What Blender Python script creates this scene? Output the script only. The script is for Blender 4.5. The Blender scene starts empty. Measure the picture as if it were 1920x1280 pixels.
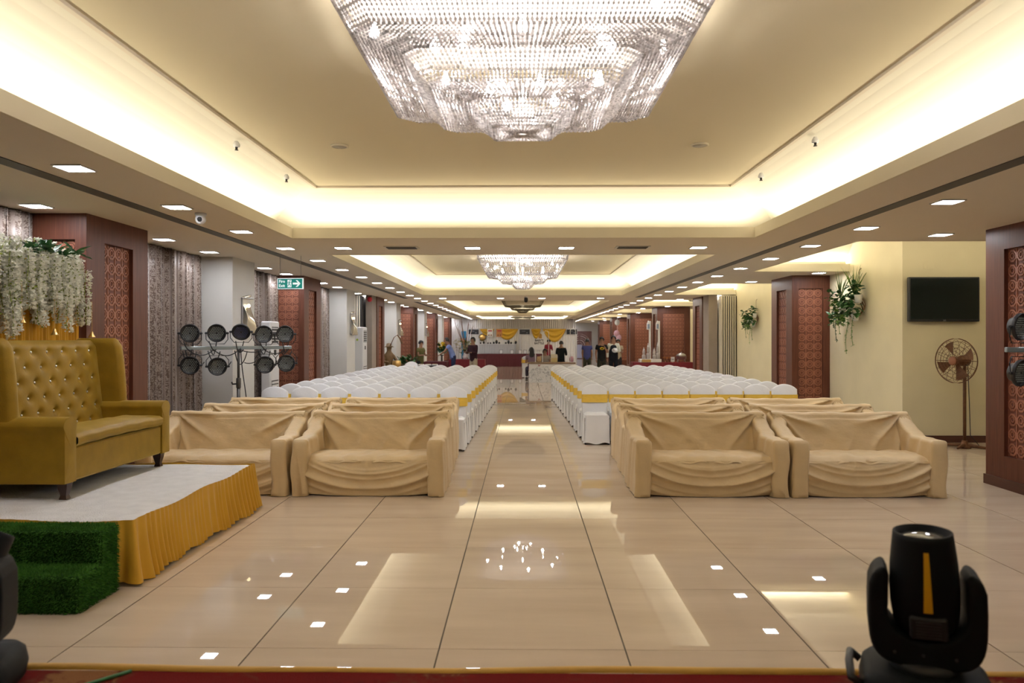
import bpy, math, random
from mathutils import Vector, Matrix, Euler
PI = math.pi
S = bpy.context.scene
C = S.collection
random.seed(7)

# ---------------------------------------------------------------- camera
F_PX = 1437.0
cam_d = bpy.data.cameras.new('camera')
cam_d.sensor_width = 36.0
cam_d.lens = 36.0 * F_PX / 1920.0
cam_d.shift_y = -6.0 / 1920.0
cam_d.dof.use_dof = True
cam_d.dof.focus_distance = 9.0
cam_d.dof.aperture_fstop = 2.8
cam = bpy.data.objects.new('camera', cam_d)
C.objects.link(cam)
cam.location = (0, 0, 1.67)
cam.rotation_euler = (math.radians(90), 0, math.radians(0.8))
S.camera = cam

# ---------------------------------------------------------------- world, exposure
W = bpy.data.worlds.new('world'); S.world = W
W.use_nodes = True
W.node_tree.nodes['Background'].inputs[0].default_value = (0.02, 0.02, 0.022, 1)
W.node_tree.nodes['Background'].inputs[1].default_value = 1.0
S.view_settings.view_transform = 'Standard'
S.view_settings.look = 'None'
S.view_settings.gamma = 1.0
S.view_settings.use_curve_mapping = False
S.view_settings.exposure = 0.62
try:
    S.cycles.max_bounces = 5
    S.cycles.diffuse_bounces = 3
    S.cycles.glossy_bounces = 3
    S.cycles.transparent_max_bounces = 12
    S.cycles.caustics_reflective = False
    S.cycles.caustics_refractive = False
    S.cycles.sample_clamp_indirect = 6.0
    S.cycles.adaptive_threshold = 0.06
except Exception:
    pass
COVE_W = 2.75            # watts per metre of cove lamp
COVE_COL = (1.0, 0.91, 0.72)
DOWN_E = 52.0            # emission of a downlight panel
DOWN_COL = (0.93, 0.94, 1.0)
BULB_E = 150.0

# cove lamps: long thin strips lying in the troughs of the lit ceiling recesses
def strip(loc, length, axis, tilt_to, w_m=None, width=0.05):
    ld = bpy.data.lights.new('cove_strip', 'AREA')
    ld.shape = 'RECTANGLE'; ld.size = length; ld.size_y = width
    ld.energy = (w_m or COVE_W) * length; ld.color = COVE_COL
    o = bpy.data.objects.new('cove_strip', ld); C.objects.link(o)
    o.location = loc
    z = -Vector(tilt_to).normalized()
    x = Vector((1, 0, 0)) if axis == 'x' else Vector((0, 1, 0))
    y = z.cross(x)
    o.rotation_euler = Matrix((x, y, z)).transposed().to_euler()
    return o
ZS = 2.92                # underside of the dropped ceiling
ZL = 3.01                # top of the cove lip
ZC = 3.50                # upper ceiling in the recesses
CX = 2.9                 # half width of the recess opening
COVES = [(-1.1, 9.55), (11.44, 22.2), (25.4, 42.0), (44.0, 61.0)]
for (a, b) in COVES:
    L = b - a; m = (a + b) / 2
    strip((-CX - .12, m, ZL + .03), L, 'y', (.2, 0, 1))
    strip((CX + .12, m, ZL + .03), L, 'y', (-.2, 0, 1))
    strip((0, a - .12, ZL + .03), 2 * CX, 'x', (0, .2, 1))
    strip((0, b + .12, ZL + .03), 2 * CX, 'x', (0, -.2, 1))
PERIOD = 7.63
RCX = 4.3
RCOVES = [(9.92 + PERIOD * k, 14.4 + PERIOD * k, 6.1 if k < 2 else 8.0) for k in range(6)]
for (a, b, xr) in RCOVES:
    strip(((RCX + xr) / 2, b + .14, ZS + .17), xr - RCX, 'x', (0, -.8, 1), COVE_W * 2.1)
    strip(((RCX + (9.0 if a < 12 else xr)) / 2, a - .14, ZS + .17), (9.0 if a < 12 else xr) - RCX, 'x', (0, .8, 1), COVE_W * 2.1)
    strip((RCX - .14, (a + b) / 2, ZS + .17), b - a, 'y', (.8, 0, 1), COVE_W * 2.1)

# ---------------------------------------------------------------- mesh builder
class MB:
    def __init__(s):
        s.v = []; s.f = []; s.m = []; s.mi = 0
    def add(s, vs, fs):
        o = len(s.v); s.v += [tuple(p) for p in vs]
        for f in fs:
            s.f.append(tuple(i + o for i in f)); s.m.append(s.mi)
        return s
    def box(s, x0, x1, y0, y1, z0, z1, M=None):
        vs = [(x, y, z) for z in (z0, z1) for y in (y0, y1) for x in (x0, x1)]
        if M is not None: vs = [M @ Vector(p) for p in vs]
        return s.add(vs, [(0, 2, 3, 1), (4, 5, 7, 6), (0, 1, 5, 4), (2, 6, 7, 3), (0, 4, 6, 2), (1, 3, 7, 5)])
    def rbox(s, x0, x1, y0, y1, z0, z1, r=.02, M=None):
        """box with chamfered edges"""
        vs = []; 
        cs = [(x0, x1), (y0, y1), (z0, z1)]
        idx = {}
        for ix in (0, 1):
            for iy in (0, 1):
                for iz in (0, 1):
                    for ax in range(3):
                        p = [cs[0][ix], cs[1][iy], cs[2][iz]]
                        for a2, i2 in ((0, ix), (1, iy), (2, iz)):
                            if a2 != ax: p[a2] += r if i2 == 0 else -r
                        idx[(ix, iy, iz, ax)] = len(vs); vs.append(tuple(p))
        fs = []
        for ax in range(3):
            o = [a for a in range(3) if a != ax]
            for side in (0, 1):
                q = []
                for (a, b) in ((0, 0), (1, 0), (1, 1), (0, 1)):
                    k = [0, 0, 0]; k[ax] = side; k[o[0]] = a; k[o[1]] = b
                    q.append(idx[(k[0], k[1], k[2], ax)])
                fs.append(tuple(q))
        for ax in range(3):
            o = [a for a in range(3) if a != ax]
            for a in (0, 1):
                for b in (0, 1):
                    q = []
                    for (e, other) in ((0, o[0]), (1, o[0]), (1, o[1]), (0, o[1])):
                        k = [0, 0, 0]; k[ax] = e; k[o[0]] = a; k[o[1]] = b
                        q.append(idx[(k[0], k[1], k[2], other)])
                    fs.append(tuple(q))
        for ix in (0, 1):
            for iy in (0, 1):
                for iz in (0, 1):
                    fs.append(tuple(idx[(ix, iy, iz, a)] for a in range(3)))
        if M is not None: vs = [M @ Vector(p) for p in vs]
        return s.add(vs, fs)
    def grid(s, fn, nu, nv, cu=False):
        vs = [fn(i / nu, j / nv) for j in range(nv + 1) for i in range(nu if cu else nu + 1)]
        w = nu if cu else nu + 1
        fs = []
        for j in range(nv):
            for i in range(nu):
                a = j * w + i; b = j * w + (i + 1) % w if cu else j * w + i + 1
                fs.append((a, b, b + w, a + w))
        return s.add(vs, fs)
    def tube(s, pts, r, n=8, cap=True):
        pts = [Vector(p) for p in pts]
        rs = r if isinstance(r, (list, tuple)) else [r] * len(pts)
        vs = []; fs = []; up = None
        for i, p in enumerate(pts):
            d = (pts[min(i + 1, len(pts) - 1)] - pts[max(i - 1, 0)])
            if d.length < 1e-9: d = Vector((0, 0, 1))
            d.normalize()
            if up is None:
                up = Vector((0, 0, 1)) if abs(d.z) < .9 else Vector((1, 0, 0))
            a = d.cross(up)
            if a.length < 1e-4:
                up = Vector((1, 0, 0)); a = d.cross(up)
            a.normalize(); b = d.cross(a); up = b.cross(d) if False else up
            for k in range(n):
                t = 2 * PI * k / n
                vs.append(p + (a * math.cos(t) + b * math.sin(t)) * rs[i])
        for i in range(len(pts) - 1):
            for k in range(n):
                fs.append((i * n + k, i * n + (k + 1) % n, (i + 1) * n + (k + 1) % n, (i + 1) * n + k))
        if cap:
            fs.append(tuple(range(n - 1, -1, -1))); fs.append(tuple((len(pts) - 1) * n + k for k in range(n)))
        return s.add(vs, fs)
    def lathe(s, prof, n=16, M=None, cap=True):
        vs = []; fs = []
        for (r, z) in prof:
            for k in range(n):
                t = 2 * PI * k / n
                vs.append((r * math.cos(t), r * math.sin(t), z))
        for i in range(len(prof) - 1):
            for k in range(n):
                fs.append((i * n + k, i * n + (k + 1) % n, (i + 1) * n + (k + 1) % n, (i + 1) * n + k))
        if cap:
            fs.append(tuple(range(n - 1, -1, -1))); fs.append(tuple((len(prof) - 1) * n + k for k in range(n)))
        if M is not None: vs = [M @ Vector(p) for p in vs]
        return s.add(vs, fs)
    def prism(s, poly, h0, h1, M=None):
        """poly in xy, extruded along z"""
        n = len(poly)
        vs = [(x, y, h0) for x, y in poly] + [(x, y, h1) for x, y in poly]
        fs = [tuple(range(n - 1, -1, -1)), tuple(range(n, 2 * n))]
        fs += [(i, (i + 1) % n, n + (i + 1) % n, n + i) for i in range(n)]
        if M is not None: vs = [M @ Vector(p) for p in vs]
        return s.add(vs, fs)
    def pillow(s, poly, h0, h1, inset, M=None):
        """rounded slab: poly (xy) is the outline at mid height, drawn in at both faces"""
        n = len(poly); cx = sum(p[0] for p in poly) / n; cy = sum(p[1] for p in poly) / n
        def ring(k, h):
            out = []
            for x, y in poly:
                d = math.hypot(x - cx, y - cy) or 1
                q = max(0, 1 - k / d)
                out.append((cx + (x - cx) * q, cy + (y - cy) * q, h))
            return out
        hh = h1 - h0
        rings = [ring(inset, h0), ring(inset * .3, h0 + hh * .15), ring(0, h0 + hh * .5), ring(inset * .3, h1 - hh * .15), ring(inset, h1)]
        vs = [p for r in rings for p in r]
        fs = []
        for i in range(4):
            for k in range(n):
                fs.append((i * n + k, i * n + (k + 1) % n, (i + 1) * n + (k + 1) % n, (i + 1) * n + k))
        fs.append(tuple(range(n - 1, -1, -1))); fs.append(tuple(4 * n + k for k in range(n)))
        if M is not None: vs = [M @ Vector(p) for p in vs]
        return s.add(vs, fs)
    def ball(s, c, r, n=8, m=6, sc=(1, 1, 1)):
        prof = [(max(1e-4, math.sin(PI * j / m)), -math.cos(PI * j / m)) for j in range(m + 1)]
        M = Matrix.Translation(c) @ Matrix.Diagonal((r * sc[0], r * sc[1], r * sc[2], 1))
        return s.lathe(prof, n, M, cap=False)
    def mesh(s, name, mats, smooth=False):
        me = bpy.data.meshes.new(name)
        me.from_pydata(s.v, [], s.f)
        for m in (mats if isinstance(mats, (list, tuple)) else [mats]): me.materials.append(m)
        if len(me.materials) > 1: me.polygons.foreach_set('material_index', s.m)
        if smooth: me.polygons.foreach_set('use_smooth', [True] * len(me.polygons))
        me.update()
        return me
def obj(name, mb, mat, parent=None, smooth=False, loc=None, kind=None):
    me = mb.mesh(name, mat, smooth) if isinstance(mb, MB) else mb
    o = bpy.data.objects.new(name, me); C.objects.link(o)
    if parent is not None: o.parent = parent
    if loc is not None: o.location = loc
    if kind: o['kind'] = kind
    return o
def tag(o, label, cat, group=None):
    o['label'] = label; o['category'] = cat
    if group: o['group'] = group
    return o
def thing(name, label, cat, loc=(0, 0, 0), rz=0, group=None):
    o = bpy.data.objects.new(name, None); C.objects.link(o)
    o.empty_display_size = .1
    o.location = loc; o.rotation_euler = (0, 0, rz)
    return tag(o, label, cat, group)
def struct(name, mb, mat, parent=None, smooth=False):
    o = obj(name, mb, mat, parent, smooth)
    if parent is None: o['kind'] = 'structure'
    return o
def dup(root, loc, rz, label, group=None):
    r = root.copy(); C.objects.link(r); r.location = loc; r.rotation_euler = (0, 0, rz)
    r['label'] = label
    if group: r['group'] = group
    for ch in list(root.children):
        c = ch.copy(); C.objects.link(c); c.parent = r
        for g in list(ch.children):
            d = g.copy(); C.objects.link(d); d.parent = c
    return r
ONES = ['first', 'second', 'third', 'fourth', 'fifth', 'sixth', 'seventh', 'eighth', 'ninth', 'tenth', 'eleventh', 'twelfth',
        'thirteenth', 'fourteenth', 'fifteenth', 'sixteenth', 'seventeenth', 'eighteenth', 'nineteenth', 'twentieth']
TENS = {2: 'twenty', 3: 'thirty', 4: 'forty'}
def nth(i):
    n = i + 1
    if n <= 20: return ONES[n - 1]
    t, u = divmod(n, 10)
    if u == 0: return {3: 'thirtieth', 4: 'fortieth'}[t]
    return TENS[t] + '-' + ONES[u - 1]

# ---------------------------------------------------------------- materials
def mat(name, col, rough=.5, metal=0, spec=.5, noise=0, nscale=8, bump=0, bscale=40, stretch=None, coat=0, sheen=0, trans=0, col2=None, emit=None, estr=0, rnd=0, alpha=1, ior=None):
    m = bpy.data.materials.new(name); m.use_nodes = True
    nt = m.node_tree; b = nt.nodes['Principled BSDF']
    c4 = (*col, 1)
    b.inputs['Base Color'].default_value = c4
    b.inputs['Roughness'].default_value = rough
    b.inputs['Metallic'].default_value = metal
    b.inputs['Specular IOR Level'].default_value = spec
    if coat: b.inputs['Coat Weight'].default_value = coat; b.inputs['Coat Roughness'].default_value = .05
    if sheen: b.inputs['Sheen Weight'].default_value = sheen; b.inputs['Sheen Roughness'].default_value = .4
    if trans: b.inputs['Transmission Weight'].default_value = trans
    if alpha < 1: b.inputs['Alpha'].default_value = alpha
    if ior: b.inputs['IOR'].default_value = ior
    if emit:
        b.inputs['Emission Color'].default_value = (*emit, 1); b.inputs['Emission Strength'].default_value = estr
    if noise or bump or rnd:
        tc = nt.nodes.new('ShaderNodeTexCoord'); mp = nt.nodes.new('ShaderNodeMapping')
        nt.links.new(tc.outputs['Object'], mp.inputs['Vector'])
        if stretch: mp.inputs['Scale'].default_value = stretch
    last = None
    if noise:
        n = nt.nodes.new('ShaderNodeTexNoise'); n.inputs['Scale'].default_value = nscale; n.inputs['Detail'].default_value = 5
        nt.links.new(mp.outputs[0], n.inputs['Vector'])
        mr = nt.nodes.new('ShaderNodeMapRange'); mr.inputs[1].default_value = .3; mr.inputs[2].default_value = .7
        nt.links.new(n.outputs['Fac'], mr.inputs[0])
        mx = nt.nodes.new('ShaderNodeMix'); mx.data_type = 'RGBA'
        nt.links.new(mr.outputs[0], mx.inputs[0])
        k = col2 or tuple(x * (1 - noise) for x in col)
        mx.inputs[6].default_value = c4; mx.inputs[7].default_value = (*k, 1)
        last = mx.outputs[2]
    if rnd:
        oi = nt.nodes.new('ShaderNodeObjectInfo')
        hs = nt.nodes.new('ShaderNodeHueSaturation')
        mr2 = nt.nodes.new('ShaderNodeMapRange'); mr2.inputs[3].default_value = 1 - rnd; mr2.inputs[4].default_value = 1 + rnd
        nt.links.new(oi.outputs['Random'], mr2.inputs[0]); nt.links.new(mr2.outputs[0], hs.inputs['Value'])
        hs.inputs['Color'].default_value = c4
        if last: nt.links.new(last, hs.inputs['Color'])
        last = hs.outputs[0]
    if last: nt.links.new(last, b.inputs['Base Color'])
    if bump:
        n2 = nt.nodes.new('ShaderNodeTexNoise'); n2.inputs['Scale'].default_value = bscale; n2.inputs['Detail'].default_value = 4
        nt.links.new(mp.outputs[0], n2.inputs['Vector'])
        bp = nt.nodes.new('ShaderNodeBump'); bp.inputs['Strength'].default_value = bump; bp.inputs['Distance'].default_value = .01
        nt.links.new(n2.outputs['Fac'], bp.inputs['Height']); nt.links.new(bp.outputs[0], b.inputs['Normal'])
    return m
def emis(name, col, e):
    m = bpy.data.materials.new(name); m.use_nodes = True
    nt = m.node_tree; nt.nodes.clear()
    o = nt.nodes.new('ShaderNodeOutputMaterial'); em = nt.nodes.new('ShaderNodeEmission')
    em.inputs[0].default_value = (*col, 1); em.inputs[1].default_value = e
    nt.links.new(em.outputs[0], o.inputs[0])
    return m

M_ceil = mat('ceiling_paint', (.78, .71, .55), .85, spec=.2)
M_slope = mat('cove_white', (.84, .80, .68), .85, spec=.2)
M_flat = mat('ceiling_tan', (.80, .71, .50), .85, spec=.2)
M_soff = mat('soffit_paint', (.80, .72, .59), .8, spec=.25)
M_wallL = mat('wall_paint_cool', (.68, .66, .62), .8, spec=.2, noise=.05, nscale=2)
M_wallR = mat('wall_paint_cream', (.76, .68, .46), .8, spec=.2, noise=.06, nscale=2)
M_wallE = mat('wall_paint_white', (.74, .74, .76), .8, spec=.2)
M_slot = mat('slot_dark', (.10, .095, .085), .6)
M_wood = mat('dark_wood', (.150, .050, .028), .45, noise=.35, nscale=5, stretch=(9, 9, .5), spec=.3)
M_lat = mat('carved_panel', (.36, .135, .075), .5, noise=.12, nscale=3)
M_latb = mat('carved_panel_back', (.17, .055, .032), .6)
M_grout = mat('grout', (.10, .075, .05), .7)
M_plinth = mat('plinth_wood', (.10, .035, .022), .35, noise=.3, nscale=6, stretch=(.5, .5, 8))
M_white = mat('white_plastic', (.75, .75, .76), .4)
M_black = mat('black_plastic', (.012, .012, .014), .45)
M_blackm = mat('black_matte', (.02, .02, .022), .7)
M_metal = mat('brushed_metal', (.55, .55, .57), .3, metal=1)
M_dmetal = mat('dark_metal', (.10, .095, .09), .4, metal=.8)
M_gold = mat('gold_metal', (.75, .5, .18), .3, metal=1)
M_led = emis('downlight_panel', DOWN_COL, DOWN_E)
M_trimw = mat('light_trim', (.7, .68, .62), .5)

# polished stone tile: cream base with soft veins, mirror-like glaze
def tile_mat():
    m = mat('polished_tile', (.60, .465, .32), .012, spec=.26, rnd=.025)
    nt = m.node_tree; b = nt.nodes['Principled BSDF']
    geo = nt.nodes.new('ShaderNodeNewGeometry'); mp = nt.nodes.new('ShaderNodeMapping')
    mp.inputs['Rotation'].default_value = (0, 0, .75); mp.inputs['Scale'].default_value = (.5, 3.2, 1)
    nt.links.new(geo.outputs['Position'], mp.inputs[0])
    oi = nt.nodes.new('ShaderNodeObjectInfo')
    ad = nt.nodes.new('ShaderNodeVectorMath'); ad.operation = 'MULTIPLY_ADD'
    ad.inputs[1].default_value = (7, 7, 7)
    nt.links.new(oi.outputs['Random'], ad.inputs[0]); nt.links.new(mp.outputs[0], ad.inputs[2])
    n = nt.nodes.new('ShaderNodeTexNoise'); n.inputs['Scale'].default_value = 1.3; n.inputs['Detail'].default_value = 6
    nt.links.new(ad.outputs[0], n.inputs['Vector'])
    cr = nt.nodes.new('ShaderNodeValToRGB')
    cr.color_ramp.elements[0].position = .3; cr.color_ramp.elements[0].color = (.58, .46, .34, 1)
    cr.color_ramp.elements[1].position = .7; cr.color_ramp.elements[1].color = (.68, .55, .415, 1)
    nt.links.new(n.outputs['Fac'], cr.inputs[0])
    hs = [x for x in nt.nodes if x.type == 'HUE_SAT'][0]
    nt.links.new(cr.outputs[0], hs.inputs['Color'])
    return m
M_tile = tile_mat()

def curtain_mat():
    m = mat('brocade', (.2, .15, .13), .42, spec=.45, sheen=.3)
    nt = m.node_tree; b = nt.nodes['Principled BSDF']
    tc = nt.nodes.new('ShaderNodeTexCoord')
    n = nt.nodes.new('ShaderNodeTexNoise'); n.inputs['Scale'].default_value = 26; n.inputs['Detail'].default_value = .5; n.inputs['Distortion'].default_value = 2.4
    nt.links.new(tc.outputs['Object'], n.inputs['Vector'])
    cr = nt.nodes.new('ShaderNodeValToRGB'); e = cr.color_ramp.elements
    e[0].position = .47; e[0].color = (.115, .075, .055, 1)
    e[1].position = .53; e[1].color = (.30, .245, .21, 1)
    nt.links.new(n.outputs['Fac'], cr.inputs[0])
    mp = nt.nodes.new('ShaderNodeMapping'); mp.inputs['Scale'].default_value = (0, 1, 0); nt.links.new(tc.outputs['Object'], mp.inputs[0])
    w = nt.nodes.new('ShaderNodeTexWave'); w.bands_direction = 'Y'; w.inputs['Scale'].default_value = 4.4; w.inputs['Distortion'].default_value = 0
    nt.links.new(mp.outputs[0], w.inputs['Vector'])
    r2 = nt.nodes.new('ShaderNodeMapRange'); r2.inputs[1].default_value = .62; r2.inputs[2].default_value = .72; r2.inputs[4].default_value = .8
    nt.links.new(w.outputs['Fac'], r2.inputs[0])
    mx = nt.nodes.new('ShaderNodeMix'); mx.data_type = 'RGBA'; nt.links.new(r2.outputs[0], mx.inputs[0])
    nt.links.new(cr.outputs[0], mx.inputs[6]); mx.inputs[7].default_value = (.27, .215, .185, 1)
    nt.links.new(mx.outputs[2], b.inputs['Base Color'])
    return m
M_curt = curtain_mat()

def carpet_mat():
    m = mat('patterned_carpet', (.3, .03, .02), .95, spec=.1, bump=.6, bscale=220)
    nt = m.node_tree; b = nt.nodes['Principled BSDF']
    tc = nt.nodes.new('ShaderNodeTexCoord')
    v = nt.nodes.new('ShaderNodeTexVoronoi'); v.inputs['Scale'].default_value = 2.2
    n = nt.nodes.new('ShaderNodeTexNoise'); n.inputs['Scale'].default_value = 16; n.inputs['Detail'].default_value = 3; n.inputs['Distortion'].default_value = 1.5
    nt.links.new(tc.outputs['Object'], v.inputs['Vector']); nt.links.new(tc.outputs['Object'], n.inputs['Vector'])
    sub = nt.nodes.new('ShaderNodeMath'); sub.operation = 'MULTIPLY_ADD'; sub.inputs[1].default_value = .6; 
    nt.links.new(n.outputs['Fac'], sub.inputs[0]); nt.links.new(v.outputs['Distance'], sub.inputs[2])
    cr = nt.nodes.new('ShaderNodeValToRGB'); e = cr.color_ramp.elements
    e[0].position = .50; e[0].color = (.27, .12, .05, 1)
    e[1].position = .70; e[1].color = (.17, .012, .011, 1)
    x = e.new(.57); x.color = (.16, .035, .02, 1)
    nt.links.new(sub.outputs[0], cr.inputs[0]); nt.links.new(cr.outputs[0], b.inputs['Base Color'])
    return m
M_carpet = carpet_mat()
def crystal_mat(name, col, lit):
    m = bpy.data.materials.new(name); m.use_nodes = True
    nt = m.node_tree; nt.nodes.clear()
    o = nt.nodes.new('ShaderNodeOutputMaterial')
    d = nt.nodes.new('ShaderNodeBsdfDiffuse'); d.inputs[0].default_value = (*col, 1)
    t = nt.nodes.new('ShaderNodeBsdfTranslucent'); t.inputs[0].default_value = (*col, 1)
    g = nt.nodes.new('ShaderNodeBsdfGlossy'); g.inputs[0].default_value = (*col, 1); g.inputs['Roughness'].default_value = .12
    tr = nt.nodes.new('ShaderNodeBsdfTransparent')
    a = nt.nodes.new('ShaderNodeMixShader'); a.inputs[0].default_value = .6
    nt.links.new(d.outputs[0], a.inputs[1]); nt.links.new(t.outputs[0], a.inputs[2])
    b = nt.nodes.new('ShaderNodeMixShader'); b.inputs[0].default_value = .35
    nt.links.new(a.outputs[0], b.inputs[1]); nt.links.new(g.outputs[0], b.inputs[2])
    c = nt.nodes.new('ShaderNodeMixShader'); c.inputs[0].default_value = .08
    nt.links.new(b.outputs[0], c.inputs[1]); nt.links.new(tr.outputs[0], c.inputs[2])
    geo = nt.nodes.new('ShaderNodeNewGeometry')
    mr = nt.nodes.new('ShaderNodeMapRange'); mr.inputs[3].default_value = .45; mr.inputs[4].default_value = 1.0  # sparkle painted in
    nt.links.new(geo.outputs['Random Per Island'], mr.inputs[0])
    vm = nt.nodes.new('ShaderNodeVectorMath'); vm.operation = 'SCALE'; vm.inputs[0].default_value = col
    nt.links.new(mr.outputs[0], vm.inputs['Scale'])
    nt.links.new(vm.outputs[0], d.inputs[0]); nt.links.new(vm.outputs[0], t.inputs[0])
    nt.links.new(c.outputs[0], o.inputs[0])
    return m
M_crys = crystal_mat('crystal', (.95, .92, .92), True)
M_crys_unlit = crystal_mat('unlit_crystal', (.42, .38, .28), False)  # darker copy of the crystal; the unlit look is put into its colour
M_bulb = emis('bulb_glow', (1.0, .93, .88), BULB_E)
# ================================================================ THE ROOM
XL, XR, XA, XF = -5.0, 6.1, 9.0, 8.0
YB, YE = -3.0, 63.0
# floor: grout bed with polished one-metre tiles
floor = struct('floor', MB().box(XL, XA, YB, YE, -.12, -.004), M_grout)
G, H_ = .0045, .0016
tile_me = MB().add([(sx * (.5 - G), sy * (.5 - H_), z) for z in (0, -.006) for sx, sy in ((-1, -1), (1, -1), (1, 1), (-1, 1))],
                   [(0, 1, 2, 3), (0, 4, 5, 1), (1, 5, 6, 2), (2, 6, 7, 3), (3, 7, 4, 0)]).mesh('tile', M_tile)
rest = MB()
count = 0
for j in range(-6, 59):
    y = 4.617 + j
    if y - .5 > YE: continue
    for i in range(-6, 9):
        x = .05 + i
        if x + .5 < XL: continue
        near = 2 < y < 27 and count < 300 and not (x > 6.2 and y > 13)
        if near:
            o = bpy.data.objects.new('tile', tile_me); C.objects.link(o); o.parent = floor; o.location = (x, y, 0); count += 1
        else:
            rest.add([(x - .5 + G, y - .5 + H_, 0), (x + .5 - G, y - .5 + H_, 0), (x + .5 - G, y + .5 - H_, 0), (x - .5 + G, y + .5 - H_, 0)], [(0, 1, 2, 3)])
obj('tile_field', rest, M_tile, floor, kind='stuff')

# dropped ceiling: slabs round the recesses, all children of the ceiling
ceiling = struct('ceiling', MB().box(XL, -CX, YB, YE, ZS, ZL), M_soff)
obj('soffit', MB().box(CX, RCX, YB, YE, ZS, ZL), M_soff, ceiling)
edges = [YB] + [e for c in COVES for e in c] + [YE]
for k in range(0, len(edges), 2):
    if edges[k + 1] - edges[k] > .05:
        obj('soffit', MB().box(-CX, CX, edges[k], edges[k + 1], ZS, ZL), M_soff, ceiling)
re = [YB] + [e for c in RCOVES for e in c[:2]] + [YE]
for k in range(0, len(re), 2):
    obj('soffit', MB().box(RCX, XA, re[k], re[k + 1], ZS, ZL), M_soff, ceiling)
# lips of the recesses, painted like the upper ceiling
def lip(x0, x1, y0, y1, z1, w=.03):
    mb = MB()
    a, b = ZS - .003, z1
    for (p0, p1, q0, q1) in ((x0, x0 + w, y0, y1), (x1 - w, x1, y0, y1), (x0, x1, y0, y0 + w), (x0, x1, y1 - w, y1)):
        mb.box(p0, p1, q0, q1, a, b)
    return mb
for (a, b) in COVES:
    obj('recess_lip', lip(-CX, CX, a, b, ZL + .035), M_ceil, ceiling)
    o = .46
    X0, Y0, Y1 = CX + o, a - o, b + o
    xi, ya, yb = 2.5, a + .35, b - .35
    mb = MB()
    out = [(-X0, Y0, ZL), (X0, Y0, ZL), (X0, Y1, ZL), (-X0, Y1, ZL)]
    n = 8
    rings = [out]
    for s in range(1, n + 1):      # gently concave side walls
        t = s / n; h = t ** 1.0; w = t
        z = ZL + (ZC - ZL) * math.sin(t * PI / 2) ** .9
        rings.append([(-X0 + (X0 - xi) * w, Y0 + (ya - Y0) * w, z), (X0 - (X0 - xi) * w, Y0 + (ya - Y0) * w, z),
                      (X0 - (X0 - xi) * w, Y1 - (Y1 - yb) * w, z), (-X0 + (X0 - xi) * w, Y1 - (Y1 - yb) * w, z)])
    vs = [p for r in rings for p in r]; fs = []
    for r in range(n):
        for k in range(4):
            fs.append((r * 4 + k, r * 4 + 4 + k, r * 4 + 4 + (k + 1) % 4, r * 4 + (k + 1) % 4))
    fs.append((n * 4, n * 4 + 3, n * 4 + 2, n * 4 + 1))
    mb.add(vs, fs[:-1]); mb.mi = 1; mb.add([vs[i] for i in fs[-1]], [(0, 1, 2, 3)])
    obj('recess_shell', mb, [M_slope, M_flat], ceiling)
    tr = MB(); w = .018
    for (p0, p1, q0, q1) in ((-xi - w, -xi + w, ya, yb), (xi - w, xi + w, ya, yb), (-xi, xi, ya - w, ya + w), (-xi, xi, yb - w, yb + w)):
        tr.box(p0, p1, q0, q1, ZC - .022, ZC + .01)
    obj('recess_moulding', tr, M_soff, ceiling)
for (a, b, xr) in RCOVES:
    xw = XA if a < 12 else xr
    mb = MB()
    mb.box(RCX, RCX + .02, a, b, ZS - .003, ZS + .14).box(RCX + .02, xw, b - .02, b, ZS - .003, ZS + .14).box(RCX + .02, xw, a, a + .02, ZS - .003, ZS + .14)
    obj('recess_lip', mb, M_ceil, ceiling)
    zt = 3.42
    mb = MB()
    x0 = RCX - .3; y1 = b + .3; xs = RCX + .15; ys = b - .15
    ya = a - .3; ye = a + .15
    mb.add([(x0, ya, ZL), (x0, y1, ZL), (xw, y1, ZL), (xs, ye, zt), (xs, ys, zt), (xw, ys, zt), (xw, ye, zt), (xw, ya, ZL)],
           [(0, 1, 4, 3), (1, 2, 5, 4), (3, 4, 5, 6), (0, 3, 6, 7)])
    obj('recess_shell', mb, M_slope, ceiling)
# linear air slots
for (x, a, b) in ((-3.66, YB, 24.0), (-3.66, 26.2, YE - .4), (3.5, YB, 23.4), (3.5, 26.0, YE - .4)):
    obj('air_slot', MB().box(x - .07, x + .07, a, b, ZS - .006, ZS + .02), M_slot, ceiling)

# walls
struct('wall_left', MB().box(XL - .2, XL, YB, YE, 0, 3.0), M_wallL)
struct('wall_far', MB().box(XL, XA, YE, YE + .2, 0, 3.0), M_wallE)
struct('wall_back', MB().box(XL, XA, YB - .2, YB, 0, 3.6), M_wallR)
struct('wall_right', MB().box(XR, XR + .2, 12.4, 22.9, 0, 3.45), M_wallR)
struct('wall_alcove_end', MB().box(XR + .2, XA, 12.4, 12.6, 0, 3.45), M_wallR)
struct('wall_alcove_side', MB().box(XA, XA + .2, YB, 12.6, 0, 3.45), M_wallR)
struct('wall_right_far', MB().box(XF, XF + .2, 22.9, YE, 0, 3.45), M_wallR)
struct('wall_partition_pocket', MB().box(XR + .2, XF, 22.8, 22.95, 0, 3.45), M_wallR)
struct('baseboard_alcove', MB().box(XR + .2, XA, 12.37, 12.4, 0, .11), M_plinth)
struct('baseboard_right', MB().box(XR - .02, XR, 12.4, 15.3, 0, .11), M_plinth)

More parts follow.
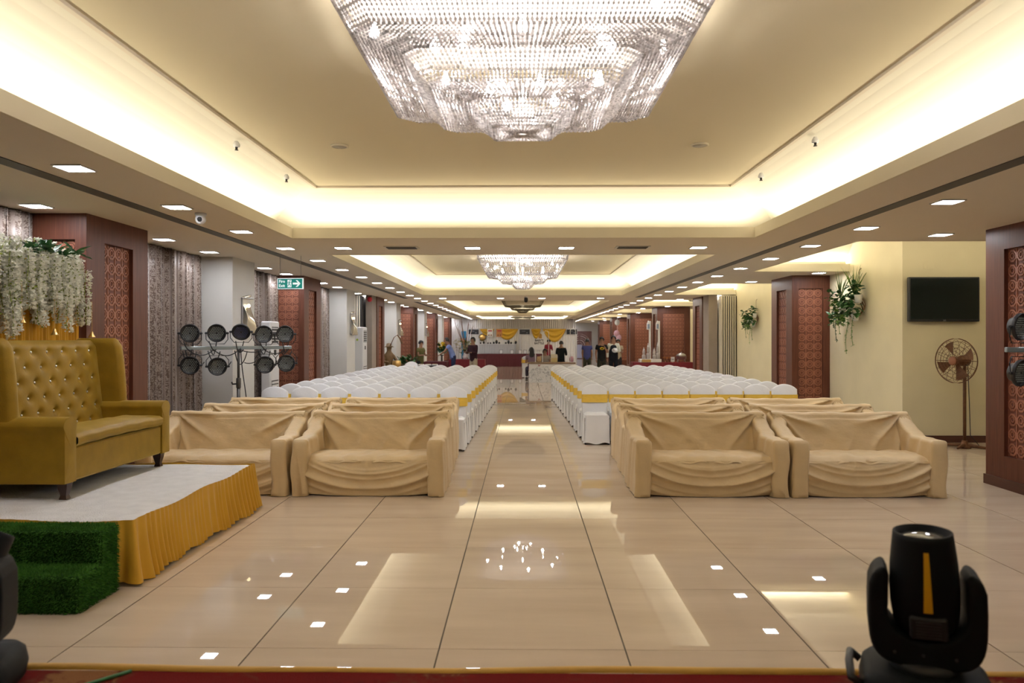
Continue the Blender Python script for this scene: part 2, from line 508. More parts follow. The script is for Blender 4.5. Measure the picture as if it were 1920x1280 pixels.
# carved lattice sheet: rows of trefoil rings in one cut panel, unit built to size
def lattice(w, h, cell=.145):
    """panel in local x (width) and z (height), facing -y"""
    mb = MB()
    nc = max(2, round(w / cell)); cw = w / nc; nr = max(2, round(h / (cw * 1.12))); ch = h / nr
    t = .010
    def ring(cx, cz, r0, r1, n=8, a0=0):
        vs = []; fs = []
        for k in range(n):
            a = a0 + 2 * PI * k / n
            for (r, y) in ((r0, 0), (r0, -t), (r1, -t), (r1, 0)):
                vs.append((cx + r * math.cos(a), y, cz + r * math.sin(a)))
        for k in range(n):
            p = k * 4; q = ((k + 1) % n) * 4
            for e in range(3): fs.append((p + e, p + e + 1, q + e + 1, q + e))
        mb.add(vs, fs)
    for j in range(nr):
        for i in range(nc):
            cx = -w / 2 + cw * (i + .5); cz = ch * (j + .5)
            ring(cx, cz, cw * .5, cw * .36, 8, PI / 8)
            ring(cx, cz + ch * .02, cw * .17, cw * .27, 6, 0)
    for i in range(nc + 1):
        x = -w / 2 + cw * i
        mb.box(x - .007, x + .007, -t, 0, 0, h)
    return mb
LATS = {}
def lat_mesh(w, h):
    k = (round(w, 2), round(h, 2))
    if k not in LATS: LATS[k] = lattice(w, h).mesh('carved_lattice', M_lat)
    return LATS[k]
def column(x0, x1, y0, y1, inner, label, front_panel=True, wide=False):
    """inner = +1 when the aisle face looks to +x, -1 when it looks to -x"""
    cx, cy = (x0 + x1) / 2, (y0 + y1) / 2
    t = thing('wooden_column', label, 'column', (cx, cy, 0), 0, 'wood clad columns along the hall')
    hx, hy = (x1 - x0) / 2, (y1 - y0) / 2
    D = .055
    z0, z1 = .36, 2.66
    # core
    core = MB().box(-hx + D, hx - D, -hy + D, hy - D, 0, ZS)
    obj('core', core, M_latb, t)
    # aisle face
    s = inner
    xa, xb = (hx - D, hx) if s > 0 else (-hx, -hx + D)
    pw = .58 if hy > .5 else hy
    for (a, b) in ((-hy, -pw / 2), (pw / 2, hy)):
        obj('stile', MB().box(xa, xb, a, b, 0, ZS), M_wood, t)
    obj('rail', MB().box(xa, xb, -pw / 2, pw / 2, z1, ZS), M_wood, t)
    obj('rail', MB().box(xa, xb, -pw / 2, pw / 2, 0, z0), M_wood, t)
    l = obj('carved_lattice', lat_mesh(pw, z1 - z0), M_lat, t)
    l.location = ((hx - D) * s, 0, z0); l.rotation_euler = (0, 0, PI / 2 if s > 0 else -PI / 2)
    # front face
    a, b = -hx, hx
    fw = (b - a) * .64
    for (p, q) in ((a, -fw / 2), (fw / 2, b)):
        # leave the aisle-side strip to the aisle stile
        p2, q2 = p, q
        if s > 0 and q == b: q2 = hx - D
        if s < 0 and p == a: p2 = -hx + D
        obj('stile', MB().box(p2, q2, -hy, -hy + D, 0, ZS), M_wood, t)
    obj('rail', MB().box(-fw / 2, fw / 2, -hy, -hy + D, z1, ZS), M_wood, t)
    obj('rail', MB().box(-fw / 2, fw / 2, -hy, -hy + D, 0, z0), M_wood, t)
    l = obj('carved_lattice', lat_mesh(fw, z1 - z0), M_lat, t)
    l.location = (0, -hy + D, z0)
    obj('back_panel', MB().box(-hx + D, hx - D, hy - D, hy, 0, ZS), M_wood, t)
    e = .018
    obj('plinth', MB().box(-hx - e, hx + e, -hy - e, hy + e, 0, .11), M_plinth, t)
    return t
for k in range(7):
    y = 7.6 + PERIOD * k
    lab = ('dark wood column with carved panels behind the white flower backdrop' if k == 0 else
           'dark wood column with carved panels under the fire exit sign' if k == 1 else
           'dark wood clad column on the left wall, %s from the stage' % nth(k))
    column(-5.0, -4.36, y, y + 1.25, 1, lab)
for k in range(7):
    y = 7.68 + PERIOD * k
    xr = 6.1 if k < 3 else 6.66
    lab = ('large dark wood column with carved panel at the right edge beside the pedestal fan' if k == 0 else
           'dark wood column with carved panels between the two hanging wall planters' if k == 1 else
           'dark wood clad column on the right side, %s from the stage' % nth(k))
    column(5.35, xr, y, y + 1.25, -1, lab)
# plain wall projections between the windows on the left
for k in range(6):
    y = 11.7 + PERIOD * k
    struct('wall_pier_left', MB().box(XL, -4.45, y, y + .95, 0, ZS), mat_pier if 'mat_pier' in globals() else M_wallL)

# brocade curtains
def curtain(y0, y1, label, seed):
    rg = random.Random(seed)
    L = y1 - y0; n = int(L / .02)
    ph = [rg.uniform(-.7, .7) for _ in range(60)]
    def fn(u, v):
        y = u * L
        a = y / .15 * 2 * PI; k = int(y / .15) % 60
        amp = .065 * (1 - .35 * v)
        return (amp * math.sin(a + ph[k] * .5 * math.sin(y * 3)) + .02 * math.sin(a * .37 + seed), y + .015 * math.sin(a * 2), .02 + (ZS - .03) * v)
    o = obj('curtain', MB().grid(fn, n, 10), M_curt, smooth=True, loc=(-4.90, y0, 0))
    tag(o, label, 'curtain', 'brocade curtains along the left wall')
    m = o.modifiers.new('thickness', 'SOLIDIFY'); m.thickness = .006
curtain(4.9, 7.62, 'brown and silver brocade curtain left of the flower backdrop', 1)
curtain(8.98, 11.66, 'brown and silver brocade curtain behind the rack of stage lights', 2)
curtain(12.7, 15.26, 'brown and silver brocade curtain behind the tall air conditioner', 3)
curtain(16.6, 19.28, 'brown brocade curtain just beyond the column under the exit sign', 4)

# folded partition stacks
def partition(x0, n, dx, y0, y1, label):
    t = thing('folding_partition', label, 'partition', (x0, y0, 0), 0, 'folded partitions')
    pan = MB().rbox(0, dx * .55, 0, y1 - y0, .01, ZS - .03, .008).mesh('leaf', mat('partition_cream', (.66, .60, .47), .6))
    gas = MB().box(dx * .55, dx, .04, y1 - y0, .01, ZS - .05).mesh('gasket', M_black)
    for i in range(n):
        for (nm, me) in (('leaf', pan), ('gasket', gas)):
            o = bpy.data.objects.new(nm, me); C.objects.link(o); o.parent = t; o.location = (i * dx, 0, 0)
    return t
partition(-4.97, 6, .062, 21.7, 22.85, 'folded partition with black and cream edges above the far air conditioner')
partition(5.66, 7, .062, 21.9, 22.78, 'folded partition with black and cream edges beside the small wall planter')
M_taupe = mat('taupe_panel', (.32, .26, .21), .7, noise=.1, nscale=4)
struct('wall_pocket_left', MB().box(-4.56, -4.38, 22.2, 22.88, 0, ZS), M_taupe)
struct('wall_pocket_right', MB().box(5.37, 5.62, 22.2, 22.9, 0, ZS), M_taupe)

# ---------------------------------------------------------------- downlights
dl_frame = MB()
for (a, b, c, d) in ((-.11, .11, -.11, -.098), (-.11, .11, .098, .11), (-.11, -.098, -.098, .098), (.098, .11, -.098, .098)):
    dl_frame.box(a, b, c, d, -.012, .01)
dl_frame = dl_frame.mesh('frame', M_trimw)
dl_pan = MB().box(-.098, .098, -.098, .098, -.006, .008).mesh('light_panel', M_led)
def downlight(x, y, label, group):
    t = thing('downlight', label, 'light', (x, y, ZS), 0, group)
    for nm, me in (('frame', dl_frame), ('light_panel', dl_pan)):
        o = bpy.data.objects.new(nm, me); C.objects.link(o); o.parent = t
i = 0; y = 3.9
while y < 62:
    downlight(-3.28, y, 'square downlight between left ceiling slot and recess, %s from the stage' % nth(i), 'downlights inside the left ceiling slot')
    y += 1.665; i += 1
i = 0; y = 3.72
while y < 62:
    downlight(3.88, y, 'square downlight outside the right ceiling slot, %s from the stage' % nth(i), 'downlights along the right ceiling slot')
    y += 1.665; i += 1
i = 0
for k in range(0, 7):
    for off in (5.9 - 7.63 + 7.63, 7.15, 9.6, 11.0):
        yy = off + PERIOD * k
        if yy < 61: 
            downlight(-4.52 if off in (9.6, 11.0) else -4.58, yy, 'square downlight close to the left wall curtains, %s from the stage' % nth(i), 'downlights along the left wall'); i += 1
i = 0
for k in range(0, 7):
    for off, x in ((9.3, 5.03), (7.07, 5.65)):
        yy = off + PERIOD * k
        if 4 < yy < 61 and not any(a - .12 < yy < b + .12 for a, b, _ in RCOVES):
            downlight(x, yy, 'square downlight over the right side aisle, %s from the stage' % nth(i), 'downlights over the right aisle'); i += 1
for bi, yy in enumerate((10.55, 23.8, 43.0, 62.0)):
    for xi, x in enumerate((-2.48, -.69, .6, 2.41)):
        downlight(x, yy, 'square downlight %s from the left on the %s ceiling cross beam' % (nth(xi), nth(bi)), 'downlights on the cross beams')

# ceiling grilles, sensors, sprinklers, cameras
for x, lab in ((-1.66, 'ceiling air grille on the first cross beam, left of the middle'), (1.5, 'ceiling air grille on the first cross beam, right of the middle')):
    t = thing('air_grille', lab, 'grille', (x, 10.5, ZS), 0, 'ceiling air grilles')
    obj('frame', MB().box(-.23, .23, -.13, .13, -.010, 0), M_trimw, t)
    sl = MB().box(-.2, .2, -.012, .012, -.018, -.010).mesh('slat', M_slot)
    for q in range(5):
        o = bpy.data.objects.new('slat', sl); C.objects.link(o); o.parent = t; o.location = (0, -.09 + q * .045, 0)
M_sens = mat('sensor_grey', (.42, .38, .30), .6)
for x, lab in ((-1.74, 'round flush ceiling speaker left of the large chandelier'), (1.67, 'round flush ceiling speaker right of the large chandelier')):
    t = thing('ceiling_speaker', lab, 'speaker', (x, 7.26, ZC), 0, 'round ceiling speakers')
    obj('rim', MB().lathe([(.085, -.0), (.085, -.012), (.07, -.016), (.068, 0)], 20), M_ceil, t, True)
    obj('mesh_cover', MB().lathe([(.068, 0), (.066, -.012), (.001, -.014)], 20), M_sens, t, True)
for (x, y, z, lab) in ((-2.62, 6.98, 3.4, 'small white sprinkler on the left recess slope, nearer the stage'), (-2.6, 8.4, 3.4, 'small white sensor on the left recess slope, near its far corner'),
                       (2.6, 8.4, 3.4, 'small white sensor on the right recess slope, near its far corner'), (2.62, 6.9, 3.4, 'small white sprinkler on the right recess slope, nearer the stage')):
    t = thing('sprinkler', lab, 'sprinkler', (x, y, z + .02), 0, 'ceiling sprinklers'); t.scale = (.75, .75, .75)
    obj('base_plate', MB().lathe([(.04, .0), (.042, .03), (.035, .045), (.02, .07)], 12), M_white, t, True)
    obj('nozzle', MB().lathe([(.018, .01), (.014, -.03), (.024, -.034), (.022, -.042)], 10), M_dmetal, t, True)
t = thing('security_camera', 'white dome security camera on the left ceiling beside a downlight', 'camera', (-3.22, 7.62, ZS))
obj('mount', MB().lathe([(.055, 0), (.055, -.025), (.04, -.03)], 16), M_white, t, True)
obj('housing', MB().ball((0, 0, -.06), .052, 14, 10), M_white, t, True)
obj('lens', MB().ball((.006, -.035, -.066), .027, 10, 8), M_black, t, True)
t = thing('security_camera', 'small black dome camera hanging below the third recess beam', 'camera', (.1, 23.0, ZS))
obj('mount', MB().lathe([(.05, 0), (.05, -.03)], 12), M_white, t, True)
obj('housing', MB().lathe([(.05, -.03), (.06, -.1), (.05, -.16), (.01, -.18)], 12), M_black, t, True)
t = thing('fire_bell', 'round red fire bell beside the folded partition on the left', 'alarm', (-4.44, 22.18, 2.8))
obj('gong', MB().lathe([(.001, -.05), (.06, -.045), (.075, -.02), (.075, 0)], 16, Matrix.Rotation(PI / 2, 4, 'X').inverted()), mat('alarm_red', (.5, .02, .03), .4), t, True)
obj('bracket', MB().box(-.03, .03, -.02, .02, -.03, .03), M_dmetal, t)

# ---------------------------------------------------------------- chandeliers
def unit_plan():
    q = [(.86, 1), (1, .86)]
    out = []
    for k in range(4):
        for (x, y) in q:
            for _ in range(k): x, y = y, -x
            out.append((x, y))
    return out
PLAN = unit_plan()
def walk(step, r):
    pts = []
    n = len(PLAN)
    for i in range(n):
        a = Vector(PLAN[i]); b = Vector(PLAN[(i + 1) % n])
        L = (b - a).length * r; m = max(2, round(L / step))
        for k in range(m): pts.append(a + (b - a) * (k / m))
    return pts
# (r_top, z_top, r_bottom, z_bottom) below the ceiling
TIERS = [(.985, -.01, .965, -.13), (.965, -.11, .79, -.42), (.79, -.42, .58, -.455), (.62, -.40, .47, -.57), (.47, -.57, .27, -.60), (.32, -.55, .15, -.71), (.15, -.705, .02, -.71)]
def beads(mb, a, b, br=.0095, pitch=.021):
    d = b - a; L = d.length; n = max(2, round(L / pitch))
    d.normalize(); u = d.orthogonal().normalized(); w = d.cross(u)
    for k in range(n):
        c = a + d * (L * (k + .5) / n)
        s = br * (1.0 if k % 4 else 1.35)
        vs = [c + d * s * 1.2, c - d * s * 1.2, c + u * s, c - u * s, c + w * s, c - w * s]
        mb.add(vs, [(0, 2, 4), (0, 4, 3), (0, 3, 5), (0, 5, 2), (1, 4, 2), (1, 3, 4), (1, 5, 3), (1, 2, 5)])
def strands(step, sel=None, br=.0095, pitch=.021):
    mb = MB()
    for ti, (r0, z0, r1, z1) in enumerate(TIERS):
        if sel is not None and ti not in sel: continue
        for p in walk(step, max(r0, .15)):
            beads(mb, Vector((p.x * r0, p.y * r0, z0)), Vector((p.x * r1, p.y * r1, z1)), br, pitch)
    return mb
def plan_tube(mb, r, z, tr=.003):
    pts = [(x * r, y * r, z) for x, y in PLAN]; pts.append(pts[0]); pts.append(pts[1])
    mb.tube(pts[:-1], tr, 4, False)
frame_mb = MB()
for (r, z) in ((.985, -.012), (.955, -.12)):
    plan_tube(frame_mb, r, z)
frame_me = frame_mb.mesh('metal_frame', M_metal)
plate_me = MB().prism([(x * .97, y * .97) for x, y in PLAN], -.008, 0).mesh('ceiling_plate', mat('mirror_plate', (.8, .76, .7), .35))
bulb_me = MB().lathe([(.008, .05), (.012, .03), (.026, 0), (.024, -.02), (.002, -.034)], 10).mesh('bulb', M_bulb, True)
BULBS = [(x, y, z) for (r, z, n, o) in ((.80, -.2, 8, .2), (.52, -.33, 6, .5), (.2, -.5, 4, .3)) for k in range(n)
         for x, y in [(r * math.cos(2 * PI * (k + o) / n), r * math.sin(2 * PI * (k + o) / n))]]
def chandelier(x, y, label, lit, near, z=ZC, sc=1.0):
    t = thing('chandelier', label, 'chandelier', (x, y, z), 0, 'tiered crystal chandeliers')
    t.scale = (sc, sc, sc)
    obj('ceiling_plate', plate_me, None, t); obj('metal_frame', frame_me, None, t)
    m = M_crys if lit else M_crys_unlit
    if near:
        r0, z0, r1, z1 = TIERS[1]
        one = MB(); L = math.hypot(.2, .3); beads(one, Vector((0, 0, 0)), Vector((0, 0, -L)), .0095, .021)
        one = one.mesh('crystal_strand', M_crys)
        pts = walk(.026, r0)
        while len(pts) > 300: pts.pop(random.randrange(len(pts)))
        for p in pts:
            a = Vector((p.x * r0, p.y * r0, z0)); b = Vector((p.x * r1, p.y * r1, z1)); d = b - a
            o = bpy.data.objects.new('crystal_strand', one); C.objects.link(o); o.parent = t
            o.location = a; o.rotation_mode = 'QUATERNION'
            o.rotation_quaternion = Vector((0, 0, -1)).rotation_difference(d)
            o.scale = (1, 1, d.length / L)
        obj('crystal_curtain', strands(.026, {0, 2, 3, 4, 5, 6}), M_crys, t, kind='stuff')
    else:
        o = obj('crystal_curtain', FAR_STR if True else None, None, t, kind='stuff')
        o.material_slots[0].link = 'OBJECT'; o.material_slots[0].material = m
    if lit:
        for (bx, by, bz) in BULBS:
            o = bpy.data.objects.new('bulb', bulb_me); C.objects.link(o); o.parent = t; o.location = (bx, by, bz)
    return t
FAR_STR = strands(.05, None, .017, .042).mesh('crystal_curtain', M_crys)
chandelier(0, 4.2, 'huge lit crystal chandelier hanging at the top of the view', True, True)
chandelier(0, 17.3, 'lit crystal chandelier in the second ceiling recess', True, False)
chandelier(0, 33.8, 'unlit crystal chandelier in the third ceiling recess', False, False)
chandelier(0, 52.0, 'unlit crystal chandelier in the farthest ceiling recess', False, False)
chandelier(6.05, 27.3, 'unlit pale chandelier over the right aisle, nearest one', False, False, 3.42, .62)
chandelier(6.05, 34.9, 'unlit pale chandelier over the right aisle, middle one', False, False, 3.42, .62)
chandelier(6.05, 42.5, 'unlit pale chandelier over the right aisle, farthest one', False, False, 3.42, .62)
# ================================================================ SEATING
M_cream = mat('cream_cover', (.72, .535, .29), .5, spec=.4, sheen=.25, noise=.08, nscale=5, bump=.55, bscale=11, stretch=(1, 1, 1.6))
M_chair = mat('white_cover', (.82, .82, .83), .75, spec=.25, sheen=.15, noise=.04, nscale=4, bump=.12, bscale=50)
M_sash = mat('yellow_sash', (.85, .55, .07), .45, spec=.5, sheen=.2, noise=.15, nscale=20, stretch=(1, 1, 6))
M_foot = mat('dark_foot', (.05, .04, .035), .5)

# covered sofa: local x across (centre 0), y from 0 (front) to .8 (rear), faces -y
def sofa_parts(seed, Wd=1.61):
    rg = random.Random(seed); ZT = .80
    hw = Wd / 2; aw = .17; iw = hw - aw
    p1, p2, p3 = rg.uniform(0, 6), rg.uniform(0, 6), rg.uniform(0, 6)
    pin = rg.uniform(-.35, .35) * iw
    def wr(x, z, a=1):      # small wrinkles
        return a * (.004 * math.sin(x * 23 + z * 31 + p1) + .003 * math.sin(x * 41 - z * 17 + p2))
    out = []
    # back: slightly tilted, hanging folds radiating from the top corners
    def ridge(a):      # sharp crest, wide trough
        return (1 - abs(math.sin(a / 2))) ** 1.6
    def fback(u, v):
        x = -hw + .03 + (Wd - .06) * u
        z = .36 + (ZT - .36) * v
        y = .62 + .10 * v
        f = 0
        for (cx, pp) in ((-hw + .10, p1), (hw - .10, p2)):
            dx = abs(x - cx); dz = (ZT + .02 - z); r = math.hypot(dx, dz) + 1e-4
            th = math.atan2(dz, dx)
            if (x > cx) == (cx < 0) or dx < .12:
                f -= .055 * math.exp(-((r - .22) / .26) ** 2) * ridge(th * 11 + pp) * min(1, r / .1)
        f += .010 * math.sin(x * 4.3 + p3) * (1 - v) - .024 * ridge(x * 9 + z * 14 + p3) * (1 - v) * max(0, math.sin(x * 2.1 + p1))
        f -= .014 * ridge(x * 21 - z * 12 + p2) * (1 - v) ** 2
        zz = z + (-.012 * math.sin(PI * u) if v > .9 else 0) + .004 * math.sin(x * 9 + p1)
        return (x, y + f + .4 * wr(x, z), zz)
    m = MB().grid(fback, 110, 34)
    # top roll and rear sheet
    def froll(u, v):
        x = -hw + .03 + (Wd - .06) * u
        a = PI * v
        z0 = ZT - .012 * math.sin(PI * u) + .004 * math.sin(x * 9 + p1)
        return (x, .72 + .055 * (1 - math.cos(a)) , z0 + .03 * math.sin(a) + .003 * math.sin(x * 30 + p3) * math.sin(a))
    m.grid(froll, 64, 6)
    def frear(u, v):
        x = -hw + .03 + (Wd - .06) * u
        return (x, .83 + .012 * math.sin(x * 14 + p2) * v, ZT - (ZT - .02) * v)
    m.grid(frear, 48, 8)
    out.append(('back_cover', m))
    # seat
    def fseat(u, v):
        x = -iw - .02 + (2 * iw + .04) * u
        y = .0 + .66 * v
        z = .405 + .022 * math.sin(PI * min(1, v * 1.1)) - .05 * max(0, .08 - v) / .08
        z += .006 * math.sin(x * 17 + v * 8 + p2) + .006 * math.sin(x * 33 - v * 14 + p3) * (1 - v) + .014 * math.exp(-((x - pin) / .09) ** 2) * (1 - v)
        return (x, y, z)
    out.append(('seat_cover', MB().grid(fseat, 56, 14)))
    # front drop: swagged cloth
    def fdrop(u, v):
        x = -iw - .015 + (2 * iw + .03) * u
        s = (x - pin * .4) / iw
        sag = s * s
        ph = 2 * PI * (v * 2.3 + .9 * sag * (1.1 - .4 * v)) + p1
        amp = .055 * math.sin(PI * min(1, v * .97 + .02)) ** .7 * (.45 + .55 * abs(s))
        y = .016 - .02 * math.sin(PI * v) - amp * (ridge(ph) + .5 * ridge(ph * 1.73 + p2)) + .006 * math.sin(x * 8 + v * 4 + p3) * v
        y -= .045 * (1 - sag) * v
        y -= .022 * math.exp(-((x - pin) / .05) ** 2) * (1 - v) ** 1.5
        z = .375 - (.355 + .015 * (1 - sag)) * v
        return (x, y + wr(x, z, .7), max(.006, z))
    out.append(('front_drop', MB().grid(fdrop, 110, 46)))
    # arms: low at the front, sweeping up to the back
    for s in (-1, 1):
        def farm(u, v, s=s):
            y = -.03 + .82 * v
            top = .60 + (.22 * max(0, (v - .42) / .58) ** 1.5)
            # cross section loop: outer foot, outer top, inner top, inner foot
            q = u * 4
            xo, xi = s * hw, s * (hw - aw)
            r = .035
            zf = .006
            if q < 1.6: t = q / 1.6; x = xo; z = zf + (top - r - zf) * t
            elif q < 2.0: t = (q - 1.6) / .4; x = xo - s * r * (1 - math.cos(t * PI / 2)); z = top - r + r * math.sin(t * PI / 2)
            elif q < 2.4: t = (q - 2.0) / .4; x = xo - s * r + (xi - xo + 2 * s * r) * t; z = top
            elif q < 2.8: t = (q - 2.4) / .4; x = xi + s * r * (1 - math.sin(t * PI / 2)); z = top - r + r * math.cos(t * PI / 2)
            else: t = (q - 2.8) / 1.2; x = xi; z = top - r - (top - r - zf) * t
            f = .007 * math.sin(y * 22 + z * 9 + p1 + s) + .006 * math.sin(z * 15 + y * 31 + p2)
            return (x + f * s, y, z)
        am = MB().grid(farm, 40, 26)
        ring = [Vector(farm(k / 40, 0)) for k in range(41)]
        cx = s * (hw - aw / 2)
        for fz in (.004,): ring.append(Vector((s * hw, -.03, fz)))
        rs = [ring]
        for (q, dy) in ((.93, -.016), (.78, -.026), (.4, -.032)):
            rs.append([Vector((cx + (p.x - cx) * q + .004 * math.sin(p.z * 14 + p1), p.y + dy + .004 * math.sin(p.z * 11 + p3), .006 + (p.z - .006) * (1 - (1 - q) * .25))) for p in ring])
        vs = [p for r_ in rs for p in r_]; n_ = len(ring)
        fs = [(i * n_ + k, i * n_ + (k + 1) % n_, (i + 1) * n_ + (k + 1) % n_, (i + 1) * n_ + k) for i in range(3) for k in range(n_)]
        fs.append(tuple(3 * n_ + k for k in range(n_)))
        am.add(vs, fs)
        out.append(('arm_cover', am))
    fr = MB().box(-hw + .05, hw - .05, .06, .76, .05, .34)
    out.append(('frame', fr))
    return out
def build_sofa(seed, loc, label, group):
    t = thing('covered_sofa', label, 'sofa', loc, 0, group)
    for nm, mb in sofa_parts(seed):
        obj(nm, mb, M_blackm if nm == 'frame' else M_cream, t, nm != 'frame')
    for sx in (-.72, .72):
        for sy in (.06, .74):
            obj('foot', MB().lathe([(.02, 0), (.024, .055)], 8), M_foot, t, loc=(sx, sy, 0))
    return t
proto = []
SOFA_X = {'right': (1.985, 3.63), 'left': (-1.64, -3.30)}
pos = {'right': ('next to the aisle', 'on the far right'), 'left': ('next to the aisle', 'behind the gold sofa')}
for side in ('right', 'left'):
    for row in range(3):
        for q, x in enumerate(SOFA_X[side]):
            r = ('front', 'second', 'third')[row]
            where = ('next to the aisle', 'away from the aisle')[q]
            lab = 'cream covered sofa %s in the %s sofa row on the %s side' % (where, r, side)
            y = 8.1 + 1.02 * row; xx = x + (.04 if row else 0) * (1 if side == 'right' else -1) * row
            if row == 0:
                t = build_sofa(11 + q + (10 if side == 'left' else 0), (xx, y, 0), lab, 'cream covered sofas')
                proto.append(t)
            else:
                dup(proto[(0 if side == 'right' else 2) + (q + row) % 2], (xx, y, 0), 0, lab, 'cream covered sofas')

# banquet chair with fitted cover, faces -y, origin under the backrest rear
def arch(w, z0, zs, zt, n=10):
    pts = [(-w, z0), (w, z0), (w, zs)]
    for k in range(1, n):
        t = k / n
        x = w * math.cos(t * PI)
        pts.append((w * (1 - 2 * t), zs + (zt - zs) * math.sin(t * PI) ** .75))
    pts.append((-w, zs))
    return pts
def chair_meshes():
    R = Matrix.Rotation(PI / 2, 4, 'X')   # xy outline -> xz
    lean = Matrix.Rotation(math.radians(7), 4, 'X')
    d = {}
    mb = MB().pillow(arch(.206, .40, .845, .93), -.035, .035, .022, Matrix.Translation((0, -.04, 0)) @ R)
    vs = []
    for (x, y, z) in mb.v:
        yy = y + (z - .45) * .10
        if z > .5: yy += .006 * math.sin(x * 26 + z * 9)
        vs.append((x, yy, z))
    mb.v = vs
    d['back_cover'] = mb.mesh('back_cover', M_chair, True)
    def fseat(u, v):
        x = -.185 + .37 * u; y = -.47 + .45 * v
        e = min(u, 1 - u, v) * 8
        return (x, y, .455 + .025 * min(1, e) + .004 * math.sin(x * 30 + y * 20))
    d['seat_cover'] = MB().grid(fseat, 14, 12).mesh('seat_cover', M_chair, True)
    per = []
    n = 56
    def rim(u):
        L = .37 * 2 + .46 * 2; s = u * L
        if s < .37: return (-.185 + s, -.47, 0, -1)
        s -= .37
        if s < .46: return (.185, -.47 + s, 1, 0)
        s -= .46
        if s < .37: return (.185 - s, -.01, 0, 1)
        s -= .37
        return (-.185, -.01 - s, -1, 0)
    def fsk(u, v):
        x, y, nx, ny = rim(u % 1)
        flare = .003 + .016 * v
        w = .009 * v * math.sin(u * 2 * PI * 11) if ny != -1 else .004 * v * math.sin(u * 60)
        if ny == -1: flare *= .35
        hem = .022 + (.014 * math.sin(u * 2 * PI * 6 + 1))
        return (x + nx * (flare + w), y + ny * (flare + w), .462 + (hem - .462) * v)
    d['skirt'] = MB().grid(fsk, n, 7, True).mesh('skirt', M_chair, True)
    sa = MB()
    def fsash(u, v):
        t = u * 2 * PI
        ex = .5
        cx, sy = math.cos(t), math.sin(t)
        x = .212 * math.copysign(abs(cx) ** .35, cx); y = -.040 + .053 * math.copysign(abs(sy) ** .5, sy)
        z = .632 + .13 * v
        return (x, y + (z - .45) * .10 + .003 * math.sin(v * 12), z)
    sa.grid(fsash, 40, 4, True)
    d['sash'] = sa.mesh('sash', M_sash, True)
    bw = MB().rbox(.180, .214, -.05, .04, .62, .83, .02)
    vs = [(x - (.012 if z > .75 else 0), y + (z - .45) * .1, z) for x, y, z in bw.v]; bw.v = vs
    d['bow'] = bw.mesh('bow', M_sash, True)
    d['leg'] = MB().lathe([(.011, 0), (.011, .42)], 6).mesh('leg', M_foot, True)
    return d
CM = chair_meshes()
def make_chair(loc, label, group):
    t = thing('banquet_chair', label, 'chair', loc, 0, group)
    for nm in ('back_cover', 'seat_cover', 'skirt', 'sash'):
        obj(nm, CM[nm], None, t)
    obj('bow', CM['bow'], None, t)
    for sx in (-.185, .185):
        for sy in (-.44, -.04):
            obj('leg', CM['leg'], None, t, loc=(sx, sy, 0))
    return t
chair0 = None
rg = random.Random(3)
for side, cols, rows, x0, dx, y0, dy in (('right', 8, 12, 1.17, .438, 12.5, .80), ('left', 7, 13, -1.06, -.458, 11.75, .795)):
    for r in range(rows):
        for c in range(cols):
            lab = 'white covered chair with yellow sash, %s from the aisle, %s row, %s block' % (nth(c), nth(r), side)
            loc = (x0 + dx * c + rg.uniform(-.003, .003) + (.012 * r if side == 'left' else -.016 * r), y0 + dy * r + rg.uniform(-.02, .02), 0)
            g = 'white covered chairs in the %s block' % side
            if chair0 is None:
                chair0 = make_chair(loc, lab, g); 
            else:
                dup(chair0, loc, rg.uniform(-.012, .012), lab, g)
dup(chair0, (.16, 32.3, 0), PI * .9, 'lone white covered chair standing beside the white counter', 'white covered chairs far back')
dup(chair0, (-3.55, 24.4, 0), .4, 'lone white covered chair near the golden statue', 'white covered chairs far back')

# ---------------------------------------------------------------- platform with gold skirt
M_plush = mat('white_plush', (.83, .82, .82), .95, spec=.1, noise=.12, nscale=9, bump=1.0, bscale=90, sheen=.3)
M_gskirt = mat('gold_cloth', (.72, .40, .035), .6, spec=.35, sheen=.2, noise=.1, nscale=4)
PX, PY0, PY1, PZ = -2.66, 5.18, 7.52, .42
plat = thing('stage_platform', 'low platform with white plush top and pleated gold skirt under the gold sofa', 'platform', ((-4.45 + PX) / 2, 6.4, 0))
ox, oy = plat.location.x, plat.location.y
obj('deck', MB().box(-4.8 - ox, PX - ox - .03, PY0 - oy + .03, PY1 - oy - .03, .05, PZ - .02), M_blackm, plat)
def ftop(u, v):
    x = -4.8 + (PX + 4.8) * u; y = PY0 + (PY1 - PY0) * v
    e = min(1 - u, v, 1 - v)
    return (x - ox, y - oy, PZ + .012 - (.02 if e < .01 else 0) + .004 * math.sin(x * 7 + y * 5))
obj('plush_top', MB().grid(ftop, 50, 50), M_plush, plat, True)
